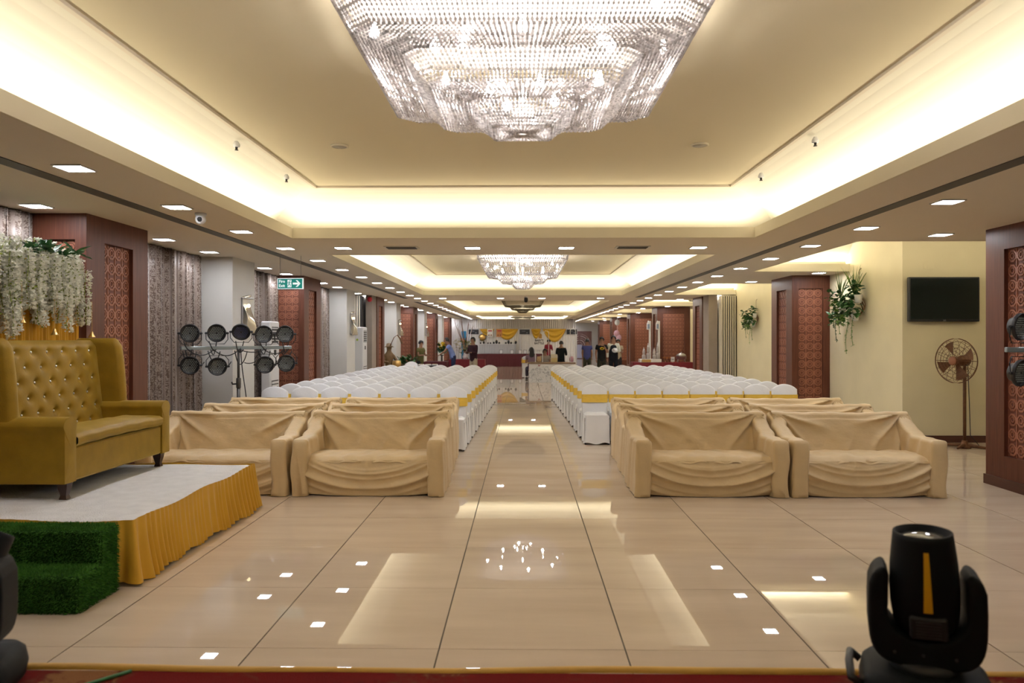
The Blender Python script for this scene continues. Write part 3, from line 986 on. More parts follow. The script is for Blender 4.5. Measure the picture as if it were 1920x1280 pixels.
def skirt(path, zt, seed):
    rg = random.Random(seed)
    path = [Vector(p) for p in path]
    pts = []; nr = []
    for i in range(len(path) - 1):
        a, b = path[i], path[i + 1]; d = (b - a); L = d.length; d.normalize(); nn = Vector((d.y, -d.x))
        m = int(L / .008)
        for k in range(m):
            pts.append(a + d * (L * k / m)); nr.append(nn)
    R = 6          # soften the corner
    nr2 = []
    for i in range(len(nr)):
        q = Vector((0, 0))
        for j in range(max(0, i - R), min(len(nr), i + R + 1)): q += nr[j]
        nr2.append(q.normalized())
    n = len(pts) - 1
    acc = [0]; w = 1
    for i in range(n):
        if i % 11 == 0: w = rg.uniform(.55, 1.5)
        acc.append(acc[-1] + w * 2 * PI / 10.5)
    def fn(u, v):
        i = min(n, int(u * n + .5)); a = acc[i]
        s = pts[i]; nn = nr2[i]
        amp = (.005 + .042 * v) * (.6 + .4 * math.sin(i * .021 + seed))
        off = .016 + amp * (1 + math.sin(a)) * .8 + .025 * v * v + .012 * v * math.sin(i * .013 + seed)
        z = zt - (zt - .016 - .014 * math.sin(a * .17)) * v + .009 * math.sin(i * .05) * (1 - v)
        return (s.x + nn.x * off, s.y + nn.y * off, max(.004, z))
    return MB().grid(fn, n, 8)
obj('gold_skirt', skirt([(-4.8 - ox, PY0 - oy), (PX - ox, PY0 - oy), (PX - ox, PY1 - oy), (-4.3 - ox, PY1 - oy)], PZ + .012, 3), M_gskirt, plat, True)

# artificial turf steps
M_turf = mat('turf', (.035, .115, .018), .9, spec=.1, noise=.5, nscale=30, bump=1.0, bscale=160)
M_blade = mat('turf_blade', (.085, .25, .035), .8, spec=.15, noise=.5, nscale=6)
st = thing('turf_steps', 'two steps covered in green artificial turf before the white platform', 'steps', (-3.6, 4.9, 0))
sx0, sx1 = -4.7 + 3.6, -2.69 + 3.6
def step_body(y0, y1, z):
    return MB().rbox(sx0, sx1, y0 - 4.9, y1 - 4.9, 0, z, .012)
obj('lower_step', step_body(4.60, 4.89, .225), M_turf, st)
obj('upper_step', step_body(4.86, 5.06, .44), M_turf, st)
bl = MB(); rg = random.Random(9)
def blade(p, nrm, n2):
    h = rg.uniform(.010, .018); w = .0035
    nrm = Vector(nrm); t = Vector((rg.uniform(-1, 1), rg.uniform(-1, 1), rg.uniform(-1, 1))).cross(nrm).normalized() * w
    tip = p + nrm * h + Vector((rg.uniform(-.008, .008), rg.uniform(-.008, .008), -.002 if abs(nrm.z) < .5 else 0))
    bl.add([p - t, p + t, tip], [(0, 1, 2)])
def scatter(x0, x1, y0, y1, z0, z1, nrm, dens):
    a = (x1 - x0 or 1) * (y1 - y0 or 1) * (z1 - z0 or 1)
    for _ in range(int(a * dens)):
        blade(Vector((rg.uniform(x0, x1), rg.uniform(y0, y1), rg.uniform(z0, z1))), nrm, None)
D = 26000
scatter(sx0, sx1, -.30, -.04, .225, .225, (0, 0, 1), D); scatter(sx0, sx1, -.04, .16, .44, .44, (0, 0, 1), D)
scatter(sx0, sx1, -.30, -.30, 0, .225, (0, -1, 0), D); scatter(sx0, sx1, -.04, -.04, .225, .44, (0, -1, 0), D)
scatter(sx1, sx1, -.30, .01, 0, .225, (1, 0, 0), D); scatter(sx1, sx1, -.04, .16, 0, .44, (1, 0, 0), D)
obj('turf_pile', bl, M_blade, st, kind='stuff')

# ---------------------------------------------------------------- gold wing sofa, faces +x
def velvet():
    m = mat('gold_velvet', (.345, .20, .016), .5, spec=.25, sheen=.5, noise=.25, nscale=7, bump=.15, bscale=120)
    m.node_tree.nodes['Principled BSDF'].inputs['Sheen Tint'].default_value = (1, .8, .25, 1)
    return m
M_velvet = velvet()
gs = thing('gold_wing_sofa', 'gold velvet button-tufted wingback sofa on the white platform', 'sofa', (-3.47, 6.62, PZ + .012))
HL = .86
BX = -.58       # front plane of the back at the seat
# tufted back: z .42..1.2
buttons = []
rows = 6
for j in range(rows):
    z = .48 + j * .128
    nb = 6 if j % 2 == 0 else 7
    for i in range(nb):
        y = (i - (nb - 1) / 2) * .215
        if abs(y) < HL - .13: buttons.append((y, z))
def back_x(z): return BX - (z - .42) * .12
def tuft(y, z):
    best = 9; d2 = 9
    for (by, bz) in buttons:
        d = math.hypot((y - by), (z - bz))
        if d < best: d2 = best; best = d
        elif d < d2: d2 = d
    pit = -.030 * math.exp(-(best / .030) ** 2) - .014 * math.exp(-(best / .075) ** 2)
    crease = -.004 * math.exp(-((d2 - best) / .03) ** 2) * math.exp(-(best / .07) ** 2)
    return .02 + pit + crease
def fb(u, v):
    y = -HL + .10 + (2 * HL - .20) * u; z = .38 + .84 * v
    edge = min(1, min(u, 1 - u) * 14) ; te = min(1, (1 - v) * 12)
    x = back_x(z) + tuft(y, z) * edge * te - .05 * (1 - te) ** 2
    return (x, y, z + (.0 if v < .95 else -.0))
bk = MB().grid(fb, 110, 70)
obj('tufted_back', bk, M_velvet, gs, True)
obj('back_shell', MB().rbox(-.86, -.70, -HL + .02, HL - .02, .14, 1.22, .04), M_velvet, gs, False)
bt = MB().ball((0, 0, 0), .012, 8, 6).mesh('crystal_button', mat('button_crystal', (.85, .85, .8), .15, metal=.6), True)
for (y, z) in buttons:
    o = bpy.data.objects.new('crystal_button', bt); C.objects.link(o); o.parent = gs
    o.location = (back_x(z) + tuft(y, z) + .008, y, z)
# wings
for s in (-1, 1):
    def fw(u, v, s=s):
        # outline loop of the wing cross section: y thickness .10, x from rear to front edge
        z = .55 + .69 * v
        xf = -.40 - .06 * v ** 2 - (.05 * max(0, v - .9) / .1)
        xr = -.86
        y0, y1 = s * HL, s * (HL - .11)
        r = .045
        q = u * 4 % 4
        if q < 1: x = xr + (xf - r - xr) * q; y = y0
        elif q < 2:
            a = (q - 1) * PI; x = xf - r + r * math.sin(a); y = (y0 + y1) / 2 + (y0 - y1) / 2 * math.cos(a)
        elif q < 3: x = xf - r - (xf - r - xr) * (q - 2); y = y1
        else: x = xr; y = y1 + (y0 - y1) * (q - 3)
        if v > .93: 
            k = (v - .93) / .07; z = .55 + .69 * .93 + .048 * math.sin(k * PI / 2); y = y + ((y0 + y1) / 2 - y) * k * k * .8
        return (x, y, z)
    w = MB().grid(fw, 40, 26, True)
    w.add([fw(k / 40, 1) for k in range(40)], [tuple(range(40))])
    obj('wing', w, M_velvet, gs, True)
# arms with rolled front
for s in (-1, 1):
    def fa(u, v, s=s):
        x = -.70 + .70 * v
        q = u * 4
        y0, y1 = s * HL, s * (HL - .15)
        top = .635; r = .075; zf = .13
        if q < 1.3: y = y0; z = zf + (top - r - zf) * q / 1.3
        elif q < 2.7:
            a = (q - 1.3) / 1.4 * PI; y = (y0 + y1) / 2 + s * (.09) * math.cos(a); z = top - r + r * math.sin(a)
        else: y = y1; z = top - r - (top - r - zf) * (q - 2.7) / 1.3
        return (x, y, z)
    a = MB().grid(fa, 40, 10)
    n = 41
    a.add([fa(k / 40, 1) for k in range(41)] + [(0.012, s * (HL - .075), .38)], [(k, k + 1, 41) for k in range(40)] + [(40, 0, 41)])
    obj('arm', a, M_velvet, gs, True)
obj('front_panel', MB().rbox(-.10, -.01, -HL + .15, HL - .15, .13, .395, .015), M_velvet, gs)
obj('base_frame', MB().box(-.80, -.05, -HL + .05, HL - .05, .14, .37), M_blackm, gs)
def fc(u, v):
    pts = 0
    y = -HL + .155 + (2 * HL - .31) * u
    a = v
    prof = [(-.60, .455), (-.35, .50), (-.12, .50), (-.02, .49), (.012, .465), (.012, .425), (-.005, .40)]
    k = a * (len(prof) - 1); i = min(len(prof) - 2, int(k)); f = k - i
    x = prof[i][0] * (1 - f) + prof[i + 1][0] * f; z = prof[i][1] * (1 - f) + prof[i + 1][1] * f
    return (x, y, z + .012 * math.sin(PI * u) + .003 * math.sin(y * 20 + x * 15))
obj('seat_cushion', MB().grid(fc, 30, 24), M_velvet, gs, True)
M_leg = mat('turned_leg', (.045, .02, .014), .35)
leg = MB()
for (z0, z1, a, b) in ((0, .03, .030, .022), (.03, .09, .022, .036), (.09, .14, .036, .042)):
    leg.add([(sx * a, sy * a, z0) for sx, sy in ((-1, -1), (1, -1), (1, 1), (-1, 1))] + [(sx * b, sy * b, z1) for sx, sy in ((-1, -1), (1, -1), (1, 1), (-1, 1))],
            [(0, 3, 2, 1), (4, 5, 6, 7), (0, 1, 5, 4), (1, 2, 6, 5), (2, 3, 7, 6), (3, 0, 4, 7)])
leg = leg.mesh('leg', M_leg)
for x in (-.06, -.76):
    for y in (-HL + .10, HL - .10):
        obj('leg', leg, None, gs, loc=(x, y, 0))

# ---------------------------------------------------------------- flower backdrop behind the sofa
fb_ = thing('flower_backdrop', 'hanging white wisteria over a gold pleated backdrop behind the sofa', 'floral backdrop', (-4.42, 6.3, 0))
M_pet = mat('white_petal', (.90, .88, .76), .7, spec=.2, noise=.1, nscale=14)
def petal_mat():
    m = bpy.data.materials.new('white_petal'); m.use_nodes = True
    nt = m.node_tree; nt.nodes.clear(); o = nt.nodes.new('ShaderNodeOutputMaterial')
    d = nt.nodes.new('ShaderNodeBsdfDiffuse'); t = nt.nodes.new('ShaderNodeBsdfTranslucent'); x = nt.nodes.new('ShaderNodeMixShader')
    d.inputs[0].default_value = (.95, .93, .82, 1); t.inputs[0].default_value = (.95, .93, .80, 1); x.inputs[0].default_value = .45
    nt.links.new(d.outputs[0], x.inputs[1]); nt.links.new(t.outputs[0], x.inputs[2]); nt.links.new(x.outputs[0], o.inputs[0])
    return m
M_pet = petal_mat()
M_stem = mat('flower_stem', (.28, .34, .05), .7)
M_leaf = mat('leaf_green', (.05, .17, .05), .5, noise=.4, nscale=5)
M_dr = mat('backdrop_gold', (.70, .36, .02), .5, spec=.4, sheen=.2)
def fdr(u, v):
    y = -1.7 + 2.96 * u
    return (.012 * math.sin(u * 2 * PI * 60) + .006 * math.sin(u * 171), y, PZ + .02 + 1.95 * v)
obj('gold_pleated_drape', MB().grid(fdr, 480, 4), M_dr, fb_, True)
fr = MB().box(-.06, -.03, -1.7, -1.66, .44, 2.42).box(-.06, -.03, 1.28, 1.32, .44, 2.42).box(-.06, -.03, -1.66, 1.28, 2.38, 2.42)
obj('back_frame', fr, M_dmetal, fb_)
def wisteria(seed, L):
    rg = random.Random(seed); mb = MB()
    pts = [(.012 * math.sin(z * 9 + seed), .012 * math.cos(z * 7 + seed), -z) for z in [L * k / 10 for k in range(11)]]
    mb.mi = 1; mb.tube(pts, .004, 4); mb.mi = 0
    n = int(L * 800)
    for _ in range(n):
        z = rg.random() * L; t = z / L
        rr = .052 * (1 - .45 * t) * rg.uniform(.3, 1); a = rg.uniform(0, 2 * PI)
        c = Vector((rr * math.cos(a), rr * math.sin(a), -z))
        o = Vector((math.cos(a), math.sin(a), rg.uniform(-.7, .5))).normalized()
        sd = o.cross(Vector((rg.uniform(-1, 1), rg.uniform(-1, 1), rg.uniform(-1, 1)))).normalized()
        l = rg.uniform(.020, .034); w = l * .5
        up = o.cross(sd) * l * .25
        mb.mi = 1 if rg.random() < .05 else 0
        mb.add([c, c + o * l * .55 + sd * w + up, c + o * l, c + o * l * .55 - sd * w + up], [(0, 1, 2), (0, 2, 3)])
    return mb.mesh('flower_strand', [M_pet, M_stem])
WV = [wisteria(k, L) for k, L in enumerate((.55, .66, .78, .70))]
rg = random.Random(5)
for row, (dx, zt, n) in enumerate(((.04, 2.52, 30), (.10, 2.48, 30), (.17, 2.43, 28))):
    for k in range(n):
        y = -1.75 + 2.90 * (k + .5) / n + rg.uniform(-.03, .03)
        o = obj('flower_strand', rg.choice(WV), None, fb_, loc=(dx + rg.uniform(-.04, .04), y, zt + rg.uniform(-.05, .05) - (.12 if y > 1.1 else 0)))
        o.rotation_euler = (rg.uniform(-.05, .05), rg.uniform(-.05, .05), rg.uniform(0, 6.28)); o.scale = (1, 1, rg.uniform(.72, .98))
def leaf_spray(seed, n=9, L=.12, mt=None):
    rg = random.Random(seed); mb = MB()
    for k in range(n):
        a = rg.uniform(0, 6.28); e = rg.uniform(-.1, .9)
        o = Vector((math.cos(a) * math.cos(e), math.sin(a) * math.cos(e), math.sin(e))); sd = o.cross(Vector((0, 0, 1))).normalized(); up = sd.cross(o)
        l = L * rg.uniform(.7, 1.2); w = l * .22; b = o * rg.uniform(0, .03)
        P = [b, b + o * l * .3 + sd * w, b + o * l * .7 + sd * w * .8 - up * l * .05, b + o * l - up * l * .18, b + o * l * .7 - sd * w * .8 - up * l * .05, b + o * l * .3 - sd * w]
        mid = b + o * l * .5 + up * -.012
        mb.add(P + [mid], [(i, (i + 1) % 6, 6) for i in range(6)])
    return mb
LS = [leaf_spray(k).mesh('leaf_spray', M_leaf) for k in range(3)]
for k in range(9):
    y = rg.uniform(.3, 1.08)
    o = obj('leaf_spray', LS[k % 3], None, fb_, loc=(rg.uniform(.03, .17), y, 2.45 + rg.uniform(-.03, .05) - (.06 if y > 1.1 else 0)))
    o.rotation_euler = (0, 0, rg.uniform(0, 6.28))
bell = MB().lathe([(.004, .06), (.012, .05), (.016, .03), (.03, .005), (.034, 0), (.001, .008)], 10).mesh('hanging_bell', M_gold, True)
for (y, z) in ((.55, 1.70), (1.15, 1.68), (.1, 1.80), (-.4, 1.72)):
    o = obj('hanging_bell', bell, None, fb_, loc=(.20, y, z + .0))
    obj('cord', MB().tube([(0, 0, .06), (0, 0, .35)], .0025, 4), M_gold, o)
# ================================================================ NEAR PROPS
def text_mesh(body, size, m, depth=.002, align='CENTER', bold=0):
    cu = bpy.data.curves.new('t', 'FONT'); cu.body = body; cu.size = size; cu.extrude = depth; cu.align_x = align; cu.align_y = 'CENTER'; cu.offset = bold
    cu.resolution_u = 3
    o = bpy.data.objects.new('t', cu); C.objects.link(o)
    dg = bpy.context.evaluated_depsgraph_get()
    me = bpy.data.meshes.new_from_object(o.evaluated_get(dg))
    bpy.data.objects.remove(o); bpy.data.curves.remove(cu)
    me.materials.clear(); me.materials.append(m)
    return me
RX = (PI / 2, 0, 0)     # stands a flat drawing up to face -y
def lettering(name, body, size, m, parent, loc, align='CENTER', bold=0, rot=RX):
    o = obj(name, text_mesh(body, size, m, .002, align, bold), None, parent, loc=loc); o.rotation_euler = rot
    return o

# stage with patterned carpet under the camera
SZ = .50; SY = 2.73
stg = thing('stage', 'red patterned carpeted stage edge with a yellow trim along the bottom', 'stage', (0, 0, 0))
obj('riser', MB().box(-4.6, 6.5, -2.9, SY - .02, 0, SZ - .02), M_blackm, stg)
obj('carpet', MB().box(-4.6, 6.5, -2.9, SY - .05, SZ - .02, SZ), M_carpet, stg)
def ftrim(u, v):
    x = -4.6 + 11.1 * u; a = v * PI
    return (x, SY - .05 + .035 * (1 - math.cos(a)) * .5 + .006 * math.sin(x * 2.3) + .004 * math.sin(x * 7), SZ - .004 + .016 * math.sin(a) + .003 * math.sin(x * 3.1))
obj('edge_trim', MB().grid(ftrim, 140, 6), mat('trim_yellow', (.72, .42, .08), .6, noise=.2, nscale=6), stg, True)
M_green = mat('cable_green', (.05, .22, .08), .5)
cb = obj('floor_cable', MB().tube([(-1.72 + .05 * k, 2.28 + .055 * k, SZ + .006) for k in range(8)], .006, 6), M_green, None, True)
tag(cb, 'thin green cable on the red carpet near the left moving light', 'cable')

# moving-head beam lights
M_mh = mat('fixture_black', (.008, .010, .012), .6, spec=.18)
M_mh2 = mat('fixture_grey', (.03, .032, .036), .5)
M_yel = mat('stripe_yellow', (.80, .43, .01), .5)
M_glass = mat('lens_glass', (.14, .15, .16), .06, spec=.8, coat=.5)
def moving_head(loc, rz, tilt, label):
    t = thing('moving_head_light', label, 'stage light', loc, rz, 'moving head stage lights')
    # base: rounded slab with raised rim
    base = MB().pillow([(.19 * math.copysign(abs(math.cos(a)) ** .45, math.cos(a)), .165 * math.copysign(abs(math.sin(a)) ** .45, math.sin(a))) for a in [2 * PI * k / 36 for k in range(36)]], 0, .125, .03)
    b = obj('base', base, M_mh, t, True)
    obj('front_recess', MB().box(-.13, .13, -.172, -.16, .02, .085), M_blackm, b)
    for (x, c) in ((-.045, M_yel), (.0, M_mh2), (.045, mat('connector_blue', (.03, .06, .45), .4))):
        obj('connector', MB().lathe([(.017, 0), (.019, .03), (.012, .034)], 10, Matrix.Translation((x, -.165, .05)) @ Matrix.Rotation(PI / 2, 4, 'X')), c, b, True)
    obj('handle', MB().tube([(-.185, -.10, .08), (-.215, -.11, .10), (-.22, 0, .11), (-.215, .11, .10), (-.185, .10, .08)], .013, 8), M_mh2, b, True)
    obj('turntable', MB().lathe([(.10, .12), (.10, .15), (.08, .155)], 24), M_mh2, t, True)
    # yoke: solid U
    out = []
    for k in range(21):
        a = PI + PI * k / 20
        out.append((.166 * math.copysign(abs(math.cos(a)) ** .5, math.cos(a)), .33 + .19 * math.copysign(abs(math.sin(a)) ** .5, math.sin(a))))
    out = [(-.150, .43), (-.164, .39)] + out + [(.164, .39), (.150, .43), (.120, .45), (.106, .42), (.108, .33)]
    inn = []
    for k in range(17):
        a = 2 * PI - PI * k / 16
        inn.append((.110 * math.cos(a), .31 + .085 * math.sin(a)))
    poly = out + inn + [(-.108, .33), (-.106, .42), (-.120, .45)]
    y = MB().prism(poly, -.075, .075, Matrix.Rotation(PI / 2, 4, 'X'))
    yk = obj('yoke', y, M_mh, t)
    bv = yk.modifiers.new('bevel', 'BEVEL'); bv.width = .014; bv.segments = 3; bv.limit_method = 'ANGLE'
    scr = MB().lathe([(.005, 0), (.005, .004)], 8).mesh('screw', M_mh2)
    for x in (-.09, -.01, .08):
        o = obj('screw', scr, None, t, loc=(x, -.075, .185)); o.rotation_euler = RX
    # head
    h = bpy.data.objects.new('head', MB().lathe([(.04, -.135), (.075, -.125), (.092, -.09), (.100, -.03), (.101, .03), (.097, .10), (.088, .18), (.086, .196), (.080, .198), (.078, .17)], 32, cap=True).mesh('head', M_mh, True))
    C.objects.link(h); h.parent = t; h.location = (0, 0, .36); h.rotation_euler = tilt
    obj('lens', MB().lathe([(.078, .172), (.06, .182), (.03, .188), (.001, .19)], 24), M_glass, h, True)
    st_ = MB().grid(lambda u, v: ((-.006 - .006 * (1 - v) + (.012 + .012 * (1 - v)) * u), -((.1022 if v < .35 else .1022 - .010 * (v - .35) / .65) + .0006) if True else 0, -.03 + .185 * v), 2, 8)
    pr = [(-.03, .100), (.03, .101), (.10, .097), (.18, .088)]
    def rad(z):
        for (a, b), (c, d) in zip(pr, pr[1:]):
            if z <= c: return b + (d - b) * (z - a) / (c - a)
        return .088
    st_ = MB().grid(lambda u, v: ((-1 + 2 * u) * (.013 - .006 * v), -math.sqrt(max(0, (rad(-.03 + .185 * v) + .002) ** 2 - ((-1 + 2 * u) * (.013 - .006 * v)) ** 2)), -.03 + .185 * v), 4, 12)
    obj('yellow_stripe', st_, M_yel, h, True)
    v = obj('vent_panel', MB().rbox(-.052, .052, -.104, -.07, -.115, -.045, .006), M_blackm, h)
    for k in range(6):
        obj('vent_slat', MB().box(-.035, .035, -.1065, -.103, -.107 + k * .009, -.103 + k * .009), M_mh2, h)
    return t
moving_head((1.28, 2.46, SZ + .001), math.radians(-22), (math.radians(3), math.radians(-2), 0), 'black moving head light with yellow stripe at the bottom right corner')
moving_head((-1.86, 2.48, SZ + .001), math.radians(14), (math.radians(-20), math.radians(24), 0), 'black moving head light cut off by the left edge of the picture')

# LED par cans and their stands
M_par = mat('par_black', (.013, .013, .015), .45)
M_pface = mat('par_face', (.008, .009, .010), .7, spec=.1)
M_pcell = mat('par_cell', (.30, .33, .29), .3, spec=.4)
M_pcellb = mat('par_cell_blue', (.10, .12, .25), .25, spec=.7)
pc_house = MB().lathe([(.06, .09), (.085, .075), (.095, .03), (.128, .012), (.132, 0), (.130, -.022), (.118, -.024), (.116, -.012)], 28, Matrix.Rotation(-PI / 2, 4, 'X').inverted() if False else Matrix.Rotation(-PI / 2, 4, 'X')).mesh('housing', M_par, True)
pc_face = MB().lathe([(.118, -.010), (.001, -.0105)], 28, Matrix.Rotation(-PI / 2, 4, 'X')).mesh('face_plate', M_pface)
def cells(m):
    mb = MB()
    for q in range(-4, 5):
        for r in range(-4, 5):
            x = .0235 * (q + r / 2); z = .0204 * r
            d = math.hypot(x, z)
            if .012 < d < .104: mb.lathe([(.0076, .0), (.006, .004), (.001, .005)], 6, Matrix.Translation((x, -.0105, z)) @ Matrix.Rotation(PI / 2, 4, 'X'))
    return mb.mesh('led_cells', m)
pc_cell = cells(M_pcell); pc_cellb = cells(M_pcellb)
pc_yoke = MB().tube([(-.15, 0, 0), (-.152, .01, -.09), (-.10, .02, -.155), (.10, .02, -.155), (.152, .01, -.09), (.15, 0, 0)], .006, 6).mesh('yoke_bracket', M_par)
pc_knob = MB().lathe([(.012, -.165), (.016, -.15), (.016, -.13)], 8, Matrix.Rotation(PI / 2, 4, 'Y')).mesh('tilt_knob', M_par)
def par(loc, up, label, yaw=0, pitch=0, blue=False):
    t = thing('par_light', label, 'stage light', loc, yaw, 'round LED stage lights on bar stands')
    for nm, me in (('housing', pc_house), ('face_plate', pc_face), ('led_cells', pc_cellb if blue else pc_cell)):
        o = obj(nm, me, None, t); o.rotation_euler = (pitch, 0, 0)
        if nm == 'led_cells': o['kind'] = 'stuff'
    y = obj('yoke_bracket', pc_yoke, None, t); y.scale = (1, 1, 1 if up else -1)
    obj('tilt_knob', pc_knob, None, t)
    k = obj('tilt_knob', pc_knob, None, t); k.rotation_euler = (0, 0, PI)
    return t
M_bar = mat('stand_steel', (.36, .42, .44), .35, metal=.6)
def light_stand(loc, half, zb, label, seed, pole_dx=0):
    t = thing('light_stand', label, 'light stand', loc, 0, 'lighting stands')
    rg = random.Random(seed)
    obj('cross_bar', MB().rbox(-half, half, -.02, .02, zb - .025, zb + .025, .006), M_bar, t)
    p = obj('pole', MB().tube([(pole_dx, 0, .25), (pole_dx, 0, 1.0)], .026, 10).tube([(pole_dx, 0, 1.0), (pole_dx, 0, zb)], .019, 10), M_dmetal, t, True)
    obj('collar', MB().lathe([(.034, .94), (.036, 1.0), (.034, 1.08), (.024, 1.09)], 12, Matrix.Translation((pole_dx, 0, 0))), M_dmetal, p, True)
    obj('clamp_knob', MB().tube([(pole_dx - .03, 0, 1.0), (pole_dx - .09, 0, 1.0), (pole_dx - .1, 0, 1.03)], .012, 8), M_par, p, True)
    for k in range(3):
        a = 2 * PI * k / 3 + .5
        l = obj('leg', MB().tube([(pole_dx, 0, .62), (pole_dx + .28 * math.cos(a), .28 * math.sin(a), .012)], .013, 8), M_dmetal, t, True)
        obj('rubber_foot', MB().ball((pole_dx + .28 * math.cos(a), .28 * math.sin(a), .018), .018, 8, 6), M_par, l, True)
    def cable(x0, x1, z0, z1, sag, dy):
        pts = []
        for k in range(13):
            u = k / 12
            pts.append((x0 + (x1 - x0) * u, dy + .02 * math.sin(u * 5 + x0 * 7), z0 + (z1 - z0) * u - sag * 4 * u * (1 - u)))
        obj('cable', MB().tube(pts, .0075, 6), M_par, t, True)
    xs = [-.72, -.38, .0, .36, .70]
    for x in xs:
        if abs(x) > half: continue
        cable(x - .06, x + .05, zb + .10, zb - .02, rg.uniform(.05, .12), -.04)
        cable(x - .07, x + .11, zb - .04, zb - .05, rg.uniform(.12, .22), -.03)
        cable(x - .02, x + .08, zb + .0, zb + .10, rg.uniform(.10, .2), .03)
    for a, b in zip(xs, xs[1:]):
        if abs(a) > half or abs(b) > half: continue
        cable(a, b, zb - .02, zb - .03, rg.uniform(.04, .09), -.035)
        cable(a + .1, b - .1, zb - .22, zb - .2, rg.uniform(.02, .1), .02)
    cable(pole_dx + .02, pole_dx + .10, zb, .75, .02, -.03)
    return t
LY = 11.22; LX = -4.18; ZB = 1.53; LA = math.radians(40)
light_stand((LX, LY, 0), .81, ZB, 'lighting stand with a long cross bar before the cream wall pier', 1).rotation_euler = (0, 0, LA)
rg = random.Random(4)
def on_bar(x, dz, k): return (LX + x * math.cos(LA) + .04, LY + x * math.sin(LA) - .06, ZB + dz)
for k, (x, dz) in enumerate([(-.70, .21), (-.33, .215), (.02, .235), (.36, .20), (.69, .205)]):
    par(on_bar(x, dz, k), True, 'round black LED light, %s of the upper row on the left bar' % nth(k), .3 + rg.uniform(-.2, .1), .5 if k == 2 else .05, k == 2)
for k, (x, dz) in enumerate(((-.70, -.24), (-.32, -.265), (.38, -.255), (.71, -.24))):
    par(on_bar(x, dz, k), False, 'round black LED light, %s of the lower row on the left bar' % nth(k), .3 + rg.uniform(-.2, .2), rg.uniform(-.1, .2))
RXs, RYs = 5.33, 7.45
light_stand((RXs, RYs, 0), .68, ZB + .03, 'lighting stand before the carved column at the right edge', 2)
par((RXs - .58, RYs - .06, ZB + .25), True, 'round black LED light above the bar at the right edge', .5, .05)
par((RXs - .58, RYs - .06, ZB - .19), False, 'round black LED light below the bar at the right edge', .5, .1)

# television
tv = thing('television', 'wide black wall television on the cream alcove wall', 'television', (6.71, 12.39, 2.29))
obj('body', MB().rbox(-.56, .56, -.10, -.03, -.355, .355, .01), M_black, tv)
obj('screen', MB().box(-.535, .535, -.104, -.099, -.315, .335), mat('tv_screen', (.006, .011, .011), .12, spec=.5), tv)
obj('wall_bracket', MB().box(-.2, .2, -.03, -.002, -.15, .15), M_dmetal, tv)
lettering('maker_mark', 'LG', .035, M_metal, tv, (0, -.105, -.336))
sw = thing('wall_switch', 'small white square plate high on the alcove wall above the television', 'wall plate', (6.52, 12.398, 2.83))
obj('plate', MB().rbox(-.08, .08, -.008, 0, -.05, .05, .003), M_wallR, sw); obj('rocker', MB().rbox(-.03, .03, -.012, -.006, -.03, .03, .002), M_wallR, sw)
ou = thing('power_outlet', 'white power outlet low on the right carved column', 'outlet', (5.35, 7.98, .22))
obj('plate', MB().rbox(-.008, 0, -.06, .06, -.045, .045, .003), M_white, ou); obj('socket', MB().rbox(-.012, -.006, -.03, .03, -.025, .025, .002), M_trimw, ou)

# pedestal fan
M_rust = mat('rusty_brown', (.16, .065, .025), .55, noise=.4, nscale=20, metal=.3)
fan = thing('pedestal_fan', 'rusty brown pedestal fan standing below the television', 'fan', (6.72, 11.75, 0), math.radians(-64))
for a in (.3, .3 + PI / 2, .3 + PI, .3 + 3 * PI / 2):
    obj('foot', MB().tube([(0, 0, .05), (.30 * math.cos(a), .30 * math.sin(a), .03)], [.03, .018], 8), M_rust, fan, True)
obj('base_hub', MB().lathe([(.09, 0), (.09, .03), (.05, .06), (.04, .12)], 16), M_rust, fan, True)
obj('pole', MB().tube([(0, 0, .1), (0, 0, 1.32)], .024, 10), M_rust, fan, True)
mo = obj('motor', MB().lathe([(.03, .12), (.07, .10), (.085, .03), (.085, -.05), (.06, -.09), (.03, -.1)], 18, Matrix.Translation((0, -.02, 1.33)) @ Matrix.Rotation(PI / 2, 4, 'X')), M_rust, fan, True)
FZ = Matrix.Translation((0, -.20, 1.33)) @ Matrix.Rotation(PI / 2, 4, 'X')
R_ = .335
def circ(r, z, n=40): return [FZ @ Vector((r * math.cos(2 * PI * k / n), r * math.sin(2 * PI * k / n), z)) for k in range(n + 1)]
g = MB()
g.tube(circ(R_, 0), .008, 6, False)
for r, z in ((.30, .055), (.25, .07), (.20, .078), (.15, .082), (.10, .084)): g.tube(circ(r, z, 32), .0032, 4, False)
for r, z in ((.29, -.06), (.20, -.08)): g.tube(circ(r, z, 32), .0032, 4, False)
for k in range(16):
    a = 2 * PI * k / 16; c, s_ = math.cos(a), math.sin(a)
    g.tube([FZ @ Vector((r * c, r * s_, z)) for r, z in ((.05, .085), (.2, .078), (.30, .055), (R_, 0), (.29, -.06), (.09, -.09))], .0032, 4, False)
obj('guard', g, M_rust, fan)
obj('hub', MB().lathe([(.065, .03), (.07, .08), (.05, .092), (.001, .094)], 18, FZ), mat('fan_hub', (.28, .11, .05), .5), fan, True)
for k in range(4):
    a = 2 * PI * k / 4 + .4
    def fbld(u, v, a=a):
        r = .05 + .24 * v; t = a + (-.28 + .56 * u) * (.7 + .5 * v)
        return FZ @ Vector((r * math.cos(t), r * math.sin(t), .03 - .05 * u))
    obj('blade', MB().grid(fbld, 6, 6), M_rust, fan, True)
obj('power_cord', MB().tube([(.03, .03, 1.25), (.04, .05, .7), (.05, .06, .2), (.15, .15, .02), (.35, .2, .012)], .006, 5), M_blackm, fan, True)

